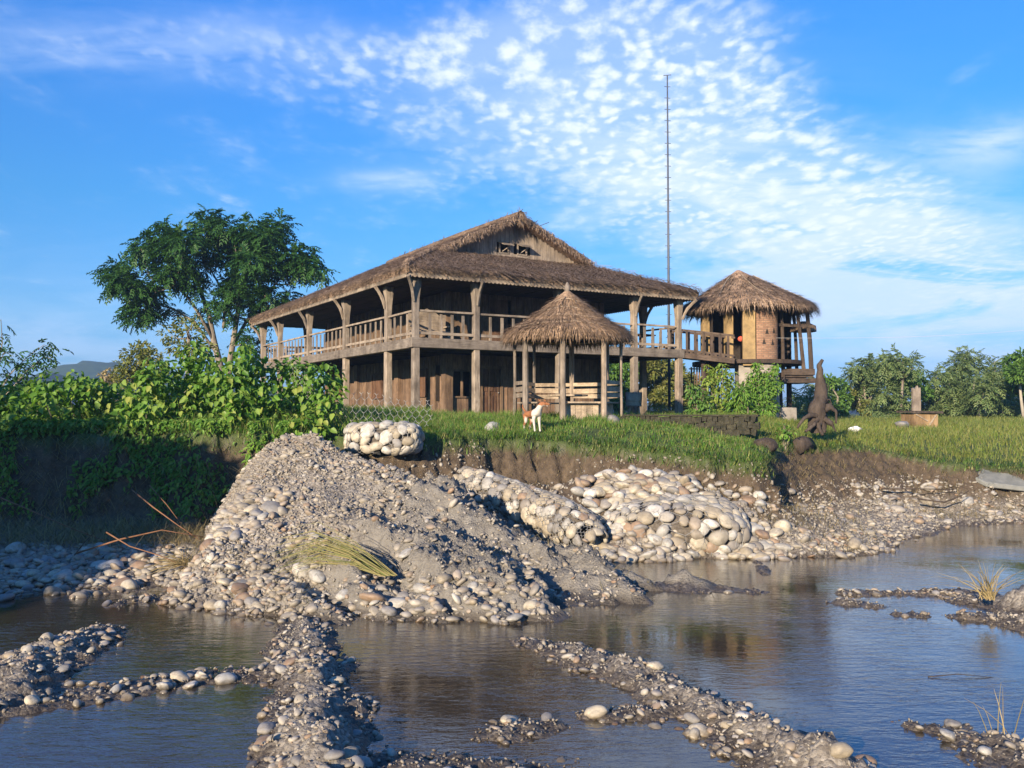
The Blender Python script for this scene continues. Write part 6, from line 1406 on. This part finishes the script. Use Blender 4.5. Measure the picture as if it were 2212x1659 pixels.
# concrete slab at the right edge, plinth at the tower foot
cs2 = at(2150, 1030, 23.9); co_ = MB()
pts = [at(2085, 1012, 25.5), at(2150, 1004, 25.8), at(2225, 1002, 25.8), at(2330, 1004, 25.8), at(2330, 1050, 24.7), at(2215, 1052, 24.7), at(2130, 1042, 24.8), at(2100, 1028, 25.1)]
n_ = len(pts); co_.add(pts + [p - Vector((0, 0, .14)) for p in pts], [tuple(range(n_))] + [(i, n_ + i, n_ + (i + 1) % n_, (i + 1) % n_) for i in range(n_)] + [tuple(range(2 * n_ - 1, n_ - 1, -1))])
tag(co_.build('concrete_slab', simple('pale_concrete', [(.3, (.13, .135, .125)), (.7, (.21, .21, .19))], 5, bump=.4), bevel=.03), 'smooth pale grey concrete slab tilted on the grassy right bank', 'slab')
pl_ = at(1697, 906, 37.5); pz_ = hz(pl_.x, pl_.y); pln = MB(); pln.box((pl_.x, pl_.y, pz_ + .32), (.75, .6, .75), (0, 0, .2), jit=.02); tag(pln.build('concrete_block', M['cement'], bevel=.03), 'grey concrete block below the tower balcony', 'block')
# twigs and branches
def stick(label, pix, Y, r0, mat='twig', name='branch', lift=0.0):
    pts = [at(x, y, Y + dy) for x, y, dy in pix]; o = MB().tube(pts, np.linspace(r0 * .55, r0 * .2, len(pts)), 6, wob=.15).build(name, M[mat], None, True); tag(o, label, 'branch', 'dead branches along the banks'); return o
stick('long red brown branch arching low over the shaded left beach', [(165, 1195, 0), (260, 1165, 0), (350, 1145, .1), (440, 1160, .3)], 15.9, .035)
stick('red twig leaning from the dark bank down to the heap edge', [(285, 1058, 0), (330, 1095, -.3), (385, 1135, -.6), (430, 1165, -.8)], 17.2, .028)
stick('second red twig crossing behind the leaning one', [(322, 1048, 0), (360, 1090, -.2), (390, 1130, -.5)], 17.4, .02)
stick('forked red branch end at the heap foot', [(230, 1150, 0), (280, 1180, -.2), (345, 1200, -.3), (380, 1215, -.3)], 15.6, .025)
stick('thin bare branch hanging across the dark bank at the far left', [(0, 1075, 0), (60, 1100, -.2), (150, 1140, -.4), (230, 1170, -.6)], 17.6, .025)
stick('pale dead stick poking up from the shaded left beach', [(160, 1200, 0), (180, 1175, 0), (205, 1148, 0)], 16.2, .016, 'drift')
stick('dark root hanging down the left bank beside the heap', [(440, 985, 0), (450, 1010, -.2), (468, 1085, -.4)], 19.0, .014, 'drift')
stick('driftwood pole lying along the right pebble slope', [(1905, 1056, 0), (1990, 1056, .1), (2060, 1057, .1)], 24.2, .045, 'drift', 'driftwood_pole')
stick('curved dark branch at the right end of the pebble slope', [(1985, 1078, 0), (2040, 1085, 0), (2075, 1072, 0), (2093, 1060, 0)], 23.6, .05, 'drift', 'driftwood_pole')
stick('thin pale stick on the near edge of the right beach', [(1690, 1100, 0), (1790, 1150, -.3), (1960, 1140, -.2)], 21.2, .018, 'drift')
stick('broken sticks lying half in the water at the right', [(2005, 1462, 0), (2070, 1456, 0), (2150, 1464, .0)], 9.85, .012, 'drift')
stick('pale twig standing in the water by the left foreground ridge', [(782, 1598, 0), (775, 1565, 0), (770, 1530, 0)], 8.0, .006, 'dry')
# reeds
def reeds(label, cx, cy, Y, n, fan, L, mat='reed', name='reed_clump', r=.006, arch=.5):
    b = at(cx, cy, Y); o = empty(name, b); tag(o, label, 'reeds'); m = MB()
    for q in range(n):
        dx, dy, dz = fan(q); p0 = Vector((random.gauss(0, .06), random.gauss(0, .05), -.03)); l = L * random.uniform(.6, 1.1); d = Vector((dx, dy, dz)).normalized()
        m.tube([p0, p0 + d * l * .4, p0 + d * l * .75 + Vector((dx * .1, 0, -arch * .12 * l)), p0 + d * l + Vector((dx * .25, 0, -arch * .5 * l))], [r, r * .9, r * .6, r * .2], 3, cap=False)
    m.build('stalks', M[mat], o); return o
reeds('bent bunch of green and yellow reeds sweeping left across the gravel heap', 838, 1238, 13.6, 80, lambda q: (-1 - random.random() * .5, random.uniform(.1, .7), random.uniform(.35, .95)), 1.75, arch=.55)
reeds('sparse green reed tuft at the waterline below the gravel heap', 640, 1262, 14.0, 26, lambda q: (random.choice((-1, 1)), -.2, random.uniform(.1, .6)), .8, arch=.3)
reeds('dry spiky grass tuft on the mound at the right edge', 2135, 1290, 12.7, 46, lambda q: (random.gauss(0, .5), random.gauss(0, .4), 1), .55, 'dry', arch=.1)
reeds('few pale dead stalks standing in the water at lower right', 2165, 1600, 8.05, 7, lambda q: (random.gauss(-.15, .2), random.gauss(0, .2), 1), .55, 'dry', r=.005, arch=0)
reeds('dry straw tuft on the muddy hump at the end of the diagonal ridge', 1725, 1650, 7.6, 26, lambda q: (random.gauss(-.6, .5), random.gauss(-.4, .3), random.uniform(.1, .5)), .32, 'dry', r=.004, arch=.3)
reeds('brown rooty grass clump where the branches meet the heap foot', 405, 1215, 15.6, 90, lambda q: (random.gauss(-.3, .6), random.gauss(-.4, .4), random.uniform(-.3, .8)), .55, 'dry', r=.005, arch=.5)
# pale cord from the tower to beyond the right edge
ca_, cb2 = Vector((TW.x + .5, TW.y - 1.9, TW.z + 3.35)), at(2420, 694, 39)
pts = [ca_.lerp(cb2, t_) - Vector((0, 0, .25 * math.sin(PI * t_))) for t_ in np.linspace(0, 1, 14)]
tag(MB().tube(pts, .006, 5).build('cord', simple('pale_cord', [(.3, (.33, .33, .33)), (.7, (.42, .42, .42))], 5, bump=0)), 'thin pale cord strung from the tower out to the right', 'cord')
px_ = MB().tube([(cb2.x, cb2.y, hz(cb2.x, cb2.y) - .2), (cb2.x, cb2.y, cb2.z + .2)], .06, 8).build('cord_post', M['post']); tag(px_, 'wooden post holding the far end of the pale cord', 'post')
